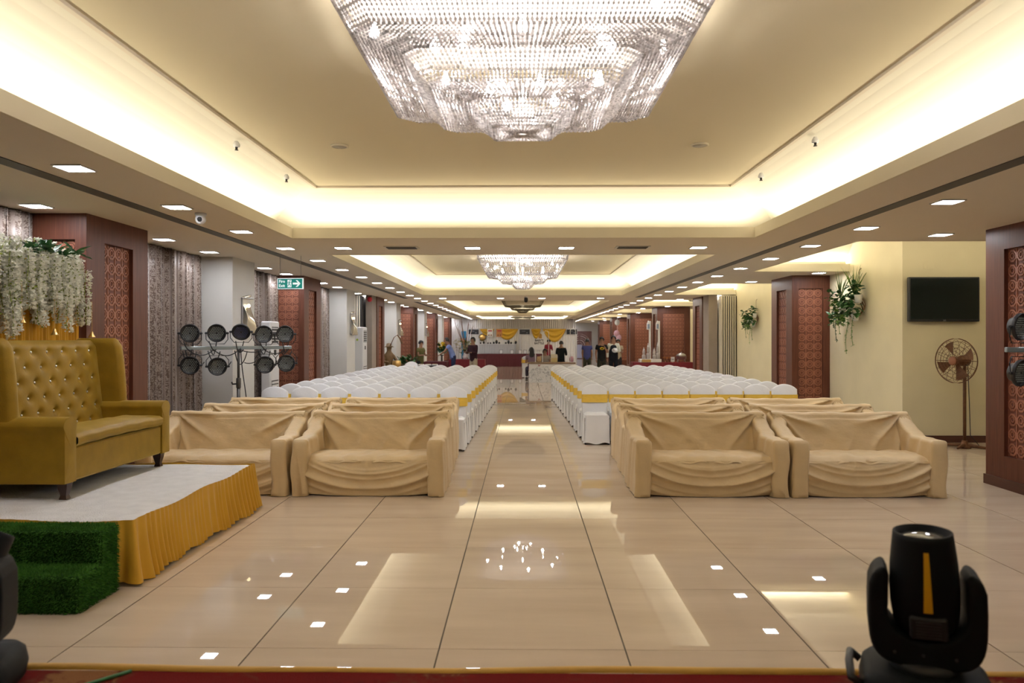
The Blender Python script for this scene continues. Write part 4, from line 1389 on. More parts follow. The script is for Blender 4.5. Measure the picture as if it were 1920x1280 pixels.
# wall planters
M_wick = mat('wicker', (.17, .08, .035), .7)
M_pot = mat('white_pot', (.75, .73, .68), .4)
M_lf1 = mat('leaf_deep', (.035, .13, .025), .45, noise=.4, nscale=6)
M_lf2 = mat('leaf_light', (.13, .27, .03), .5, noise=.3, nscale=6)
def leafs(seed, n, L, spread, up=0):
    rg = random.Random(seed); mb = MB()
    for k in range(n):
        a = rg.uniform(0, 6.28); e = rg.uniform(-.7, .7) + up
        o = Vector((math.cos(a) * math.cos(e), math.sin(a) * math.cos(e), math.sin(e))); sd = o.cross(Vector((0, 0, 1))).normalized(); u2 = sd.cross(o)
        b = Vector((rg.uniform(-1, 1), rg.uniform(-1, 1), rg.uniform(-1, 1))) * spread
        l = L * rg.uniform(.7, 1.25); w = l * .3
        mb.add([b, b + o * l * .35 + sd * w, b + o * l * .75 + sd * w * .6, b + o * l - u2 * l * .15, b + o * l * .75 - sd * w * .6, b + o * l * .35 - sd * w, b + o * l * .5 - u2 * .01],
               [(i, (i + 1) % 6, 6) for i in range(6)])
    return mb
def blades(seed, n, L):
    rg = random.Random(seed); mb = MB()
    for k in range(n):
        a = rg.uniform(0, 6.28); e = rg.uniform(.03, .5)
        d = Vector((math.sin(e) * math.cos(a), math.sin(e) * math.sin(a), math.cos(e))); sd = d.orthogonal().normalized() * .013
        l = L * rg.uniform(.6, 1.1)
        mb.add([-sd, sd, d * l * .6 + sd, d * l + Vector((d.x, d.y, -.2)) * l * .15, d * l * .6 - sd], [(0, 1, 2, 4), (4, 2, 3)])
    return mb
def vine(seed, L, m_w=.02):
    rg = random.Random(seed); mb = MB()
    pts = [(.02 * math.sin(z * 8 + seed), .02 * math.cos(z * 6 + seed), -z) for z in [L * k / 8 for k in range(9)]]
    mb.tube(pts, .004, 4)
    for k in range(int(L * 60)):
        z = rg.random() * L; a = rg.uniform(0, 6.28); c = Vector((.02 * math.sin(z * 8 + seed), .02 * math.cos(z * 6 + seed), -z))
        o = Vector((math.cos(a), math.sin(a), -.6)).normalized(); sd = o.cross(Vector((0, 0, 1))).normalized(); l = m_w * rg.uniform(1, 2.2)
        mb.add([c, c + o * l * .5 + sd * l * .35, c + o * l, c + o * l * .5 - sd * l * .35], [(0, 1, 2, 3)])
    return mb
def planter(loc, sc, label, tall):
    t = thing('wall_planter', label, 'wall planter', loc, 0, 'hanging wall planters'); t.scale = (sc, sc, sc)
    # wreath of wicker on the wall (wall plane x = 0, room towards -x)
    for k in range(3):
        r = .19 + .03 * k
        obj('wicker_ring', MB().tube([(-.05 - .02 * math.sin(3 * a + k), r * math.cos(a) * 1.25, r * math.sin(a) * .8) for a in [2 * PI * q / 28 for q in range(29)]], .010, 5, False), M_wick, t, True)
    obj('hook', MB().tube([(0, -.1, .62), (-.03, -.1, .58), (-.03, -.1, .3)], .006, 5), M_wick, t, True)
    for (y, z) in ((-.30, .12), (.05, -.02), (.32, .0), (-.18, -.16)):
        obj('flower_pot', MB().lathe([(.045, -.07), (.065, .06), (.058, .06), (.05, .03)], 14, Matrix.Translation((-.13, y, z))), M_pot, t, True)
    spec = [(-.32, .26, M_lf1, 16, .12), (-.1, .1, M_lf1, 22, .13), (.12, .05, M_lf2, 18, .10), (.3, -.05, M_lf1, 18, .13), (-.34, -.02, M_lf1, 12, .14), (.2, .2, M_lf1, 14, .11), (.42, -.18, M_lf1, 14, .13), (.05, -.2, M_lf2, 16, .09)]
    for i, (y, z, m, n, L) in enumerate(spec):
        obj('foliage', leafs(i + 5, n * 2, L, .09), m, t, loc=(-.19 - .05 * (i % 3), y, z), kind='stuff')
    if tall:
        obj('spiky_grass', blades(3, 18, .50), M_lf2, t, loc=(-.15, -.2, .18), kind='stuff')
        obj('spiky_grass', blades(4, 16, .48), M_lf2, t, loc=(-.18, .28, .15), kind='stuff')
    for i, (y, z, L, m) in enumerate(((-.02, -.2, .55, M_lf2), (-.25, -.15, .48, M_lf2), (.38, -.2, .36, M_lf1), (.28, -.1, .34, M_lf2), (.5, -.15, .2, M_lf1))):
        obj('trailing_vine', vine(i + 2, L), m, t, loc=(-.2, y, z), kind='stuff')
    return t
planter((6.095, 14.0, 2.24), 1.12, 'large leafy wall planter on the cream wall beside the television', True)
planter((6.095, 20.1, 2.16), .85, 'smaller leafy wall planter between the column and the folded partition', False)

# fire exit sign
M_sgn = mat('sign_green', (.0, .18, .15), .4, emit=(0, .25, .2), estr=.25)
M_sgw = mat('sign_white', (.85, .9, .9), .4, emit=(.8, .95, .95), estr=.3)
sg = thing('exit_sign', 'green fire exit sign hanging from the ceiling on two wires', 'sign', (-3.53, 11.6, 2.50), math.radians(-6))
obj('board', MB().rbox(-.205, .205, -.012, .012, -.083, .083, .003), M_sgw, sg)
obj('green_face', MB().box(-.192, .192, -.0145, -.011, -.072, .072), M_sgn, sg)
lettering('lettering', 'Fire', .062, M_sgw, sg, (-.176, -.016, .033), 'LEFT', .001)
lettering('lettering', 'Exit', .062, M_sgw, sg, (-.176, -.016, -.033), 'LEFT', .001)
obj('arrow', MB().prism([(.045, -.014), (.125, -.014), (.090, -.05), (.118, -.05), (.165, 0), (.118, .05), (.090, .05), (.125, .014), (.045, .014)], .0145, .0165, Matrix.Rotation(PI / 2, 4, 'X')), M_sgw, sg)
dr = obj('doorway_mark', MB().box(-.040, .022, -.0163, -.0145, -.056, .058), M_sgw, sg)
man = MB()
MR = Matrix.Rotation(PI / 2, 4, 'X')
man.prism([(.002 + .0095 * math.cos(2 * PI * k / 10), .043 + .0095 * math.sin(2 * PI * k / 10)) for k in range(10)], .0163, .0178, MR)
for a, b, w in (((-.008, .028), (-.018, -.008), .011), ((-.008, .026), (.012, .014), .005), ((.012, .014), (.024, .020), .005), ((-.010, .026), (-.030, .022), .005), ((-.030, .022), (-.036, .006), .005),
                ((-.016, -.006), (.006, -.018), .007), ((.006, -.018), (.004, -.046), .006), ((-.019, -.006), (-.026, -.032), .007), ((-.026, -.032), (-.050, -.040), .006)):
    a = Vector(a); b = Vector(b); d = (b - a).normalized(); n_ = Vector((-d.y, d.x)) * w / 2 * 1.3
    man.prism([tuple(a - n_), tuple(b - n_), tuple(b + n_), tuple(a + n_)], .0163, .0178, MR)
obj('running_figure', man, M_sgn, sg)
for x in (-.165, .165):
    obj('wire', MB().tube([(x, 0, .08), (x, 0, .42)], .003, 5), M_dmetal, sg)

# tall air conditioners
def air_con(loc, rz, label, d, w, h):
    t = thing('air_conditioner', label, 'air conditioner', loc, rz, 'tower air conditioners')
    obj('body', MB().rbox(0, d, -w / 2, w / 2, 0, h, .02), M_white, t)
    f = obj('top_grille', MB().box(d - .005, d + .004, -w * .36, w * .36, h - .42, h - .10), M_black, t)
    for k in range(6):
        obj('louvre', MB().box(d + .002, d + .012, -w * .36, w * .36, h - .41 + k * .055, h - .395 + k * .055), M_white, f)
    obj('control_panel', MB().rbox(d - .004, d + .006, -w * .12, w * .12, h - .62, h - .52, .003), M_black, t)
    f = obj('intake_grille', MB().box(d - .005, d + .004, -w * .38, w * .38, .35, .90), M_black, t)
    for k in range(9):
        obj('louvre', MB().box(d + .002, d + .012, -w * .38, w * .38, .36 + k * .06, .40 + k * .06), M_white, f)
    obj('logo_mark', MB().lathe([(.03, 0), (.03, .003)], 14, Matrix.Translation((d * .5, -w / 2, h - .35)) @ Matrix.Rotation(PI / 2, 4, 'X')), mat('logo_green', (.4, .55, .05), .5), t)
    return t
air_con((-4.74, 14.05, 0), 0, 'white tower air conditioner in front of the brocade curtain', .18, .50, 1.98)
air_con((-4.70, 21.25, 0), 0, 'white tower air conditioner in front of the folded partition', .32, .55, 1.98)

# wall sconces on the piers: curled glass plate in a metal frame
M_sgl = mat('sconce_glass', (.62, .55, .42), .12, spec=.8, metal=.5)
M_warm = emis('sconce_glow', (1.0, .80, .45), 3.0)
def sconce(y, label):
    t = thing('wall_sconce', label, 'wall lamp', (-4.45, y, 2.07), 0, 'wall sconces on the piers')
    obj('back_plate', MB().rbox(0, .03, -.17, .17, -.30, .24, .008), M_metal, t)
    def fn(u, v):
        yy = -.16 + .32 * u; z = -.32 + .60 * v
        return (.05 + .055 * math.sin(v * PI * 1.4 + u * 1.2) + .03 * u, yy, z + .05 * (u - .5) * v)
    o = obj('curved_glass', MB().grid(fn, 12, 20), M_sgl, t, True)
    o.modifiers.new('s', 'SOLIDIFY').thickness = .006
    for z in (-.29, .24):
        obj('rail', MB().tube([(.06, -.20, z), (.06, .20, z)], .010, 8), M_metal, t, True)
        for yy in (-.17, .17): obj('stand_off', MB().tube([(.0, yy, z), (.06, yy, z)], .008, 6), M_metal, t, True)
    obj('lamp', MB().ball((.06, 0, .12), .03, 8, 6), M_warm, t, True)
for k in range(4):
    sconce(12.22 + PERIOD * k, ('curled metal wall sconce on the pier behind the rack of stage lights' if k == 0 else 'curled metal wall sconce on the left wall, %s pier from the stage' % nth(k)))
# ================================================================ PEOPLE
M_skin = mat('skin', (.30, .16, .10), .55, spec=.3)
M_hair = mat('black_hair', (.012, .010, .010), .5)
M_shoe = mat('shoe_black', (.015, .014, .014), .4)
M_eye = mat('eye_dark', (.02, .015, .012), .3)
M_lip = mat('lip', (.24, .10, .08), .5)
_cloth = {}
def cloth(c):
    if c not in _cloth: _cloth[c] = mat('cloth_%d' % len(_cloth), c, .8, spec=.2, noise=.12, nscale=9)
    return _cloth[c]
def skin_obj(name, verts, edges, radii, m, parent, root=0, lv=1):
    me = bpy.data.meshes.new(name); me.from_pydata(verts, edges, []); me.materials.append(m)
    o = bpy.data.objects.new(name, me); C.objects.link(o); o.parent = parent
    md = o.modifiers.new('skin', 'SKIN'); md.use_smooth_shade = True
    for i, sv in enumerate(me.skin_vertices[0].data):
        r = radii[i]; sv.radius = r if isinstance(r, tuple) else (r, r); sv.use_root = (i == root)
    s = o.modifiers.new('sub', 'SUBSURF'); s.levels = lv; s.render_levels = lv
    return o
def hand_mb(s):
    mb = MB().rbox(-.02, .02, -.012, .012, -.085, 0, .008)
    for k, (x, L) in enumerate(((-.016, .06), (-.005, .07), (.006, .066), (.016, .05))):
        mb.tube([(x, 0, -.08), (x, -.008, -.08 - L * .5), (x, -.022, -.08 - L)], [.0075, .007, .0055], 6)
    mb.tube([(s * .018, -.002, -.03), (s * .036, -.012, -.06), (s * .036, -.022, -.085)], [.009, .008, .006], 6)
    return mb
HANDS = {s: hand_mb(s).mesh('hand', M_skin, True) for s in (-1, 1)}
def person(loc, rz, label, shirt, pants, h=1.7, lean=0.0, arms=None, long_sleeve=False, hair='short', seated=False, extra=None, cap=None, head_tilt=0):
    """faces -y locally. arms: {side: (elbow, wrist)} in metres for a 1.7 m figure, measured from the shoulder"""
    t = thing('person', label, 'person', loc, rz, 'people at the far end of the hall')
    k = h / 1.7; t.scale = (k, k, k)
    hip = .50 if seated else .93
    sh = hip + .50
    def L(z, y=0):      # lean of the trunk
        d = z - hip
        return (y - math.sin(lean) * d if d > 0 else y, hip + math.cos(lean) * d if d > 0 else z)
    def P(x, z, y=0):
        yy, zz = L(z, y); return (x, yy, zz)
    neck = P(0, sh + .05); headc = P(0, sh + .17, -.015); top = P(0, sh + .26, -.01)
    v = [P(0, hip), P(0, hip + .20), P(0, sh - .07), neck, headc, top]
    e = [(0, 1), (1, 2), (2, 3), (3, 4), (4, 5)]; r = [(.13, .10), (.12, .09), (.15, .10), .05, (.075, .095), (.055, .07)]
    A = arms or {}
    shv, she, shr = [P(0, hip - .17), P(0, hip + .16), P(0, sh - .08), P(0, sh - .01)], [(0, 1), (1, 2), (2, 3)], [(.19, .145), (.165, .125), (.185, .125), (.09, .07)]
    wr = {}
    for s in (-1, 1):
        S0 = Vector(P(s * .17, sh - .04))
        el, wv = A.get(s, ((s * .05, .02, -.28), (s * .05, -.05, -.52)))
        E = S0 + Vector(el); Wp = S0 + Vector(wv)
        b = len(v); v += [tuple(S0), tuple(E), tuple(Wp)]; e += [(2, b), (b, b + 1), (b + 1, b + 2)]; r += [.052, .042, .030]
        c = len(shv); shv += [tuple(S0), tuple(S0 + (E - S0) * .55), tuple(E)]; she += [(2, c), (c, c + 1), (c + 1, c + 2)] if long_sleeve else [(2, c), (c, c + 1)]
        shr += [.075, .066, .055]
        if long_sleeve:
            shv.append(tuple(E + (Wp - E) * .9)); she.append((c + 2, c + 3)); shr.append(.043)
        else:
            shv.pop(); shr.pop()
        wr[s] = (E, Wp)
    pv, pe, pr_ = [(0, 0, hip + .10), (0, 0, hip - .08)], [(0, 1)], [(.15, .11), (.165, .12)]
    for s in (-1, 1):
        if seated: pts = [(s * .10, -.05, hip - .06), (s * .12, -.42, hip - .04), (s * .12, -.42, .10)]
        else: pts = [(s * .09, 0, hip - .12), (s * .10, -.02, .50), (s * .11, .02, .09)]
        b = len(v); v += pts; e += [(0, b), (b, b + 1), (b + 1, b + 2)]; r += [.085, .055, .04]
        c = len(pv); pv += pts; pe += [(1, c), (c, c + 1), (c + 1, c + 2)]; pr_ += [.105, .078, .062]
        f = pts[2]
        obj('shoe', MB().pillow([(f[0] + .045 * math.cos(a), f[1] - .06 + .13 * math.sin(a)) for a in [2 * PI * q / 14 for q in range(14)]], 0, .085, .012), M_shoe, t, True)
    skin_obj('body', v, e, r, M_skin, t)
    skin_obj('shirt', shv, she, shr, cloth(shirt), t)
    skin_obj('trousers', pv, pe, pr_, cloth(pants), t)
    for s in (-1, 1):
        E, Wp = wr[s]
        o = obj('hand', HANDS[s], None, t, loc=Wp); o.rotation_mode = 'QUATERNION'
        o.rotation_quaternion = Vector((0, 0, -1)).rotation_difference((Wp - E).normalized())
    hc = Vector(headc)
    face = bpy.data.objects.new('face', MB().tube([(0, -.098, .005), (0, -.122, -.022), (0, -.100, -.03)], [.007, .013, .009], 6).mesh('face', M_skin, True))
    C.objects.link(face); face.parent = t; face.location = hc; face.rotation_euler = (head_tilt, 0, 0)
    for s in (-1, 1):
        obj('eye', MB().ball((s * .032, -.090, .012), .011, 8, 6), M_eye, face, True)
        obj('ear', MB().ball((s * .080, .0, -.005), .025, 8, 6, (.35, .7, 1.1)), M_skin, face, True)
    obj('mouth', MB().ball((0, -.092, -.052), .022, 8, 6, (1, .35, .3)), M_lip, face, True)
    if hair:
        def fh(u, w_):
            a = 2 * PI * u; b = PI / 2 - w_ * (1.75 if hair == 'short' else 1.9)
            front = math.sin(a) < -.35
            if front: b = max(b, .35)
            rr = 1.0
            return (.100 * math.cos(a) * math.cos(b), .117 * math.sin(a) * math.cos(b) + .008, .128 * math.sin(b) + .02)
        hr = obj('hair', MB().grid(fh, 24, 10, True), M_hair, t, True, loc=hc); hr.rotation_euler = (head_tilt, 0, 0)
        if hair == 'long':
            obj('long_hair', MB().pillow([(.10 * math.cos(a), .035 * math.sin(a)) for a in [2 * PI * q / 14 for q in range(14)]], -.34, .06, .03), M_hair, t, True, loc=hc + Vector((0, .085, 0)))
    if cap:
        c_ = obj('cap', MB().lathe([(.104, .03), (.100, .08), (.07, .125), (.001, .135)], 18), cloth(cap), t, True, loc=hc)
        obj('peak', MB().pillow([(.075 * math.cos(a), -.12 + .07 * math.sin(a)) for a in [2 * PI * q / 14 for q in range(14)]], .03, .045, .005), cloth(cap), c_, True)
    if extra: extra(t, sh, hip, P)
    return t
DN = {1: ((.04, .0, -.28), (.02, -.12, -.50)), -1: ((-.04, .0, -.28), (-.02, -.12, -.50))}
FW = {1: ((.05, -.06, -.26), (-.04, -.28, -.24)), -1: ((-.05, -.06, -.26), (.04, -.28, -.24))}
person((-1.86, 29.0, 0), math.radians(-40), 'man in a dark maroon long sleeved shirt and khaki trousers looking down', (.035, .012, .018), (.36, .30, .22), 1.68, .06, FW, True, head_tilt=-.3)
person((-2.80, 31.0, 0), math.radians(-85), 'man in a light blue shirt leaning over the dark table', (.22, .30, .62), (.03, .04, .10), 1.72, .42,
       {1: ((.03, -.16, -.22), (.0, -.34, -.34)), -1: ((-.03, -.16, -.22), (.0, -.36, -.36))}, False, head_tilt=-.2)
person((-3.78, 28.2, 0), math.radians(60), 'person in an olive top standing by the white wall pier', (.13, .12, .045), (.02, .02, .025), 1.56, .05, FW, False)
def bat(t, sh, hip, P):
    o = obj('shirt_print', MB().prism([(.085 * math.cos(a), .05 * math.sin(a)) for a in [2 * PI * q / 20 for q in range(20)]], 0, .006), cloth((.75, .52, .03)), t, loc=P(0, sh - .13, -.122)); o.rotation_euler = RX
    o2 = obj('dark_mark', MB().prism([(-.062, .012), (-.03, .008), (-.012, .022), (0, .014), (.012, .022), (.03, .008), (.062, .012), (.04, -.018), (0, -.03), (-.04, -.018)], .006, .009), cloth((.012, .012, .012)), o)
person((2.98, 29.0, 0), 0.05, 'young man in a black tee with a yellow oval print, hands at his face', (.010, .010, .011), (.03, .03, .018), 1.68, .0,
       {1: ((.06, -.05, -.26), (-.10, -.22, -.02)), -1: ((-.05, .0, -.28), (-.04, -.08, -.50))}, False, extra=bat)
def vest(t, sh, hip, P):
    skin_obj('waistcoat', [P(0, hip - .22), P(0, hip + .18), P(0, sh - .08), P(0, sh - .02)], [(0, 1), (1, 2), (2, 3)], [(.20, .155), (.182, .15), (.19, .148), (.07, .06)], cloth((.014, .016, .022)), t)
    o = obj('paper_plate', MB().lathe([(.05, 0), (.11, .02), (.112, .024)], 18), M_white, t, True, loc=P(.06, hip + .24, -.32)); o.rotation_euler = (.9, 0, 0)
person((3.50, 29.6, 0), math.radians(-8), 'waiter in a dark waistcoat over a pale shirt holding a white plate', (.62, .62, .52), (.014, .016, .022), 1.74, .03,
       {1: ((.05, -.04, -.27), (-.10, -.26, -.22)), -1: ((-.05, .0, -.28), (-.05, -.05, -.52))}, True, extra=vest, head_tilt=-.15)
person((2.70, 32.2, 0), math.radians(172), 'man in a blue shirt seen from behind near the arch poster', (.075, .085, .24), (.05, .05, .03), 1.62, .0, DN, False)
person((1.52, 30.4, 0), math.radians(165), 'person in a black shirt seen from behind at the white counter', (.010, .012, .012), (.012, .012, .014), 1.53, .05, FW, True)
person((1.36, 41.5, 0), math.radians(20), 'stall worker in a black cap and red shirt behind the counter', (.28, .03, .05), (.015, .015, .017), 1.58, .18, FW, True, cap=(.012, .012, .014))
person((.36, 30.9, 0), math.radians(190), 'seated woman with long dark hair and mauve top behind the counter', (.20, .13, .17), (.05, .04, .06), 1.7, .05, FW, False, 'long', True)
person((.90, 31.3, 0), math.radians(10), 'seated woman with dark hair facing the room behind the counter', (.35, .30, .25), (.06, .05, .05), 1.62, .05, FW, False, 'long', True)
person((4.10, 33.0, 0), math.radians(-20), 'person in a cream top standing behind the waiter', (.5, .42, .28), (.03, .03, .03), 1.6, .0, FW, False)
for (cx_, cy_, lab) in ((.36, 30.95, 'plain stool under the woman in the mauve top'), (.90, 31.26, 'plain stool under the woman facing the room')):
    t = thing('stool', lab, 'stool', (cx_, cy_, 0)); obj('seat', MB().lathe([(.15, .36), (.16, .38), (.15, .395)], 18), M_wick, t, True)
    for q in range(4): obj('leg', MB().tube([(.10 * math.cos(q * PI / 2), .10 * math.sin(q * PI / 2), .36), (.14 * math.cos(q * PI / 2), .14 * math.sin(q * PI / 2), 0)], .012, 6), M_dmetal, t)

# ================================================================ FAR END
M_dred = mat('maroon_cloth', (.085, .008, .012), .75, noise=.1)
M_red = mat('red_cloth', (.20, .012, .022), .7, noise=.1)
M_stw = mat('stall_white', (.72, .70, .68), .7)
M_ssign = mat('sign_black', (.012, .012, .02), .4)
M_swag = mat('swag_gold', (.60, .36, .03), .5, spec=.4, sheen=.2)
SYd = 46.6
# stall backdrop of cloth panels
for k, (a, b, lab) in enumerate(((-3.32, -.14, 'white pleated stall backdrop left of the middle post, under gold swags'), (-.14, 3.30, 'white pleated stall backdrop right of the middle post, under gold swags'))):
    t = thing('stall_backdrop', lab, 'backdrop', ((a + b) / 2, SYd, 0), 0, 'stall backdrops')
    hw = (b - a) / 2
    obj('cloth', MB().grid(lambda u, v: (-hw + 2 * hw * u, .02 * math.sin(u * 2 * PI * 22), .02 + 2.2 * v), 180, 2), M_stw, t, True)
    for x in (-hw + .03, hw - .03): obj('post', MB().box(x - .03, x + .03, -.05, .0, 0, 2.26), M_metal, t)
    obj('beam', MB().box(-hw, hw, -.05, 0, 2.22, 2.27), M_metal, t)
def swag(x0, x1, z, drop, label, y=SYd - .055):
    t = thing('gold_swag', label, 'drape', ((x0 + x1) / 2, y, z), 0, 'gold swags on the stall'); w = (x1 - x0) / 2
    def fn(u, v):
        s = 2 * u - 1
        bot = -drop * max(0, 1 - abs(s) ** 2.2)
        f = .05 * math.sin(v * 16 + s * s * 4) * (1 - abs(s) * .6)
        return (w * s * (1 - .03 * v), -.02 - .05 * math.sin(PI * v) - f, bot * v)
    o = obj('cloth', MB().grid(fn, 36, 24), M_swag, t, True)
    obj('rail', MB().tube([(-w, .0, .01), (w, .0, .01)], .012, 6), M_metal, t)
swag(-2.62, -1.7, 2.24, .42, 'gold swag above the shelf, left one of the left panel')
swag(-1.66, -.24, 2.24, .66, 'gold swag above the shelf, right one of the left panel')
swag(.5, 1.12, 2.24, .60, 'narrow gold swag at the left of the right stall panel')
swag(1.18, 2.66, 2.24, .80, 'widest gold swag in the middle of the right stall panel')
M_sgrey = mat('sign_print', (.16, .17, .2), .6)
def sign(x, w, lab, txt):
    t = thing('stall_sign', lab, 'sign', (x, SYd - .075, 2.06), 0, 'black stall signs')
    obj('board', MB().rbox(-w / 2, w / 2, -.02, .02, -.15, .15, .006), M_ssign, t)
    obj('white_edge', MB().box(-w / 2 - .02, w / 2 + .02, .0, .015, -.17, .17), M_white, t)
    obj('printed_mark', MB().lathe([(.045, 0), (.02, .004), (.001, .004)], 8, Matrix.Translation((.14, -.021, -.06)) @ MR), M_sgrey, t)
    obj('printed_line', MB().box(-.18, .04, -.023, -.02, .02, .055), M_sgrey, t)
sign(-2.98, .62, 'black stall sign with white print at the left end', '')
sign(.12, .62, 'black stall sign with pale print in the middle', '')
sign(2.98, .62, 'black stall sign behind the white arch at the right end', '')
# stall lettering
wp = thing('stall_banner', 'white banner with bold black lettering behind the counter', 'banner', (1.0, SYd - .03, 1.5))
obj('sheet', MB().box(-.42, .42, -.004, .004, -.55, .55), M_stw, wp)
lettering('lettering', "BABY'S\nBATTLE", .17, M_black, wp, (.0, -.008, -.05), bold=.006)
obj('printed_jar', MB().prism([(-.1, 0), (.1, 0), (.1, .24), (.04, .3), (-.04, .3), (-.1, .24)], 0, .006, MR), mat('jar_print', (.42, .22, .03), .6), wp, loc=(.06, -.006, .16))
# posters
for (x, lab) in ((-1.98, 'narrow poster with red heading above the shelf, left one'), (-1.42, 'narrow poster with red heading above the shelf, right one')):
    t = thing('poster', lab, 'poster', (x, SYd - .16, 1.98), 0, 'stall posters')
    obj('sheet', MB().box(-.17, .17, -.006, .006, -.22, .25), M_stw if x < -1.6 else mat('poster_orange', (.55, .24, .08), .6), t)
    obj('heading', MB().box(-.12, .12, -.009, -.006, .10, .18), mat('heading_red', (.45, .05, .05), .6), t)
    for q in (-.07, .07): obj('picture', MB().lathe([(.045, 0), (.045, .004)], 12, Matrix.Translation((q, -.006, -.12)) @ MR), M_wick, t)
# shelf with pots
shf = thing('wall_shelf', 'long white stall shelf carrying dark vases', 'shelf', (-1.55, SYd - .20, 1.33))
obj('board', MB().rbox(-1.1, 1.1, -.15, .15, -.03, 0, .006), M_stw, shf)
obj('front_curtain', MB().grid(lambda u, v: (-1.1 + 2.2 * u, -.13 + .012 * math.sin(u * 2 * PI * 26), -.03 - .55 * v), 160, 2), mat('shelf_curtain', (.5, .5, .52), .7), shf, True)
for q in (-1.08, 1.08): obj('post', MB().box(q - .02, q + .02, -.02, .02, -.58, .35), M_metal, shf)
for k, (x, s) in enumerate(((-2.55, .7), (-2.35, 1.3), (-2.1, .7), (-1.95, .7), (-1.75, 1.0), (-1.58, 1.8), (-1.42, .9), (-1.02, .9), (-.86, 1.7), (-.70, .9), (-.42, 1.4))):
    t = thing('dark_vase', 'dark rounded vase on the stall shelf, %s from the left' % nth(k), 'vase', (x, SYd - .26, 1.331), 0, 'vases on the stall shelf')
    obj('body', MB().lathe([(.03, 0), (.06 * s ** .5, .05 * s), (.05 * s ** .5, .10 * s), (.025, .13 * s)], 12), M_black, t, True)
    obj('rim', MB().lathe([(.026, .13 * s), (.034, .14 * s), (.024, .142 * s)], 12), M_gold, t, True)
# clock-like ornaments
t = thing('gold_ornament', 'round gold ornament on the stall backdrop above the shelf', 'ornament', (-2.45, SYd - .10, 1.72))
obj('disc', MB().lathe([(.20, 0), (.19, .04), (.001, .05)], 24, MR), M_gold, t, True); obj('ring', MB().lathe([(.21, -.01), (.225, .0), (.21, .05), (.2, .0)], 24, MR), M_dmetal, t, True)
# maroon counter
ct = thing('maroon_counter', 'long table under a maroon cloth at the stall', 'table', (-.7, 45.6, 0))
obj('table_top', MB().box(-2.05, 2.25, -.4, .4, .70, .73), M_dmetal, ct)
def table_cloth(w, d, h, waves=40, amp=.018):
    mb = MB()
    def rim2(u):
        Lp = 2 * (2 * w + 2 * d); s = (u % 1) * Lp
        if s < 2 * w: return (-w + s, -d, 0, -1)
        s -= 2 * w
        if s < 2 * d: return (w, -d + s, 1, 0)
        s -= 2 * d
        if s < 2 * w: return (w - s, d, 0, 1)
        return (-w, d - (s - 2 * w), -1, 0)
    def fn(u, v):
        x, y, nx, ny = rim2(u); f = (.01 + .03 * v + amp * v * math.sin(u * 2 * PI * waves))
        return (x + nx * f, y + ny * f, h + (.01 - h) * v)
    mb.grid(fn, waves * 6, 5, True)
    mb.box(-w - .01, w + .01, -d - .01, d + .01, h - .004, h + .006)
    return mb
o = obj('tablecloth', table_cloth(2.15, .42, .74, 60), M_dred, None, True, loc=(-.6, 45.6, 0)); tag(o, 'maroon cloth over the long stall table', 'tablecloth', 'table cloths')
for k, x in enumerate((-.98, -.34, .14, .44, .74)):
    t = thing('card_frame', 'small framed price card on the maroon table, %s from the left' % nth(k), 'frame', (x - .3, 45.4, .747), 0, 'framed cards on the maroon table')
    fr = MB()
    for bx in ((-.10, .10, 0, .018), (-.10, .10, .22, .238)): fr.box(bx[0], bx[1], -.01, .01, bx[2], bx[3])
    for bx in ((-.10, -.084), (.084, .10)): fr.box(bx[0], bx[1], -.01, .01, .018, .22)
    obj('frame', fr, M_black, t); obj('card', MB().box(-.084, .084, -.002, .004, .018, .22), M_white, t)
# white carved counter
M_carv = mat('carved_white', (.72, .72, .72), .5)
wc = thing('white_counter', 'white carved service counter with a wooden top', 'counter', (1.08, 29.0, 0))
obj('body', MB().box(-.84, .84, 0, .6, 0, .70), M_carv, wc)
obj('wood_top', MB().rbox(-.88, .92, -.05, .66, .70, .76, .01), mat('counter_wood', (.30, .20, .12), .45, noise=.3, nscale=6), wc)
rl = MB(); rg = random.Random(21)
for _ in range(170):
    x = rg.uniform(-.80, .78); z = rg.uniform(.05, .58); a0 = rg.uniform(0, 6.28); R0 = rg.uniform(.02, .05)
    rl.tube([(x + R0 * math.cos(a0 + q * .45), -.004, z + R0 * math.sin(a0 + q * .45)) for q in range(8)], .0055, 4, False)
obj('carved_relief', rl, mat('relief_grey', (.38, .39, .40), .5), wc, kind='stuff')
obj('emblem', MB().prism([(-.05, .03), (-.02, .03), (0, -.01), (.03, .03), (.055, .03), (.01, -.04), (-.01, -.04)], 0, .008, MR), mat('emblem_red', (.25, .03, .04), .5), wc, loc=(-.46, -.004, .645))
def display_frame(x, w, h, lab, fill):
    t = thing('display_frame', lab, 'display case', (x, 29.25, .761), 0, 'white frames on the white counter')
    for q in (-w / 2, w / 2): obj('upright', MB().box(q - .012, q + .012, -.1, -.076, 0, h), M_white, t)
    obj('shelf', MB().box(-w / 2 + .012, w / 2 - .012, -.1, .1, h - .02, h), M_white, t)
    o = obj('content', MB().pillow([(w * .36 * math.cos(a), .08 * math.sin(a)) for a in [2 * PI * q / 16 for q in range(16)]], .0, h * .6, .03), fill, t, True)
display_frame(.62, .27, .36, 'white display frame of pastries on the white counter', mat('pastry', (.55, .36, .18), .7, noise=.4, nscale=18))
display_frame(1.86, .24, .36, 'white display frame with a pink cake on the white counter', mat('pink_icing', (.55, .30, .34), .6))
bx = thing('pastry_box', 'pale yellow box of pastries beside the person in black', 'box', (1.20, 29.3, .761)); 
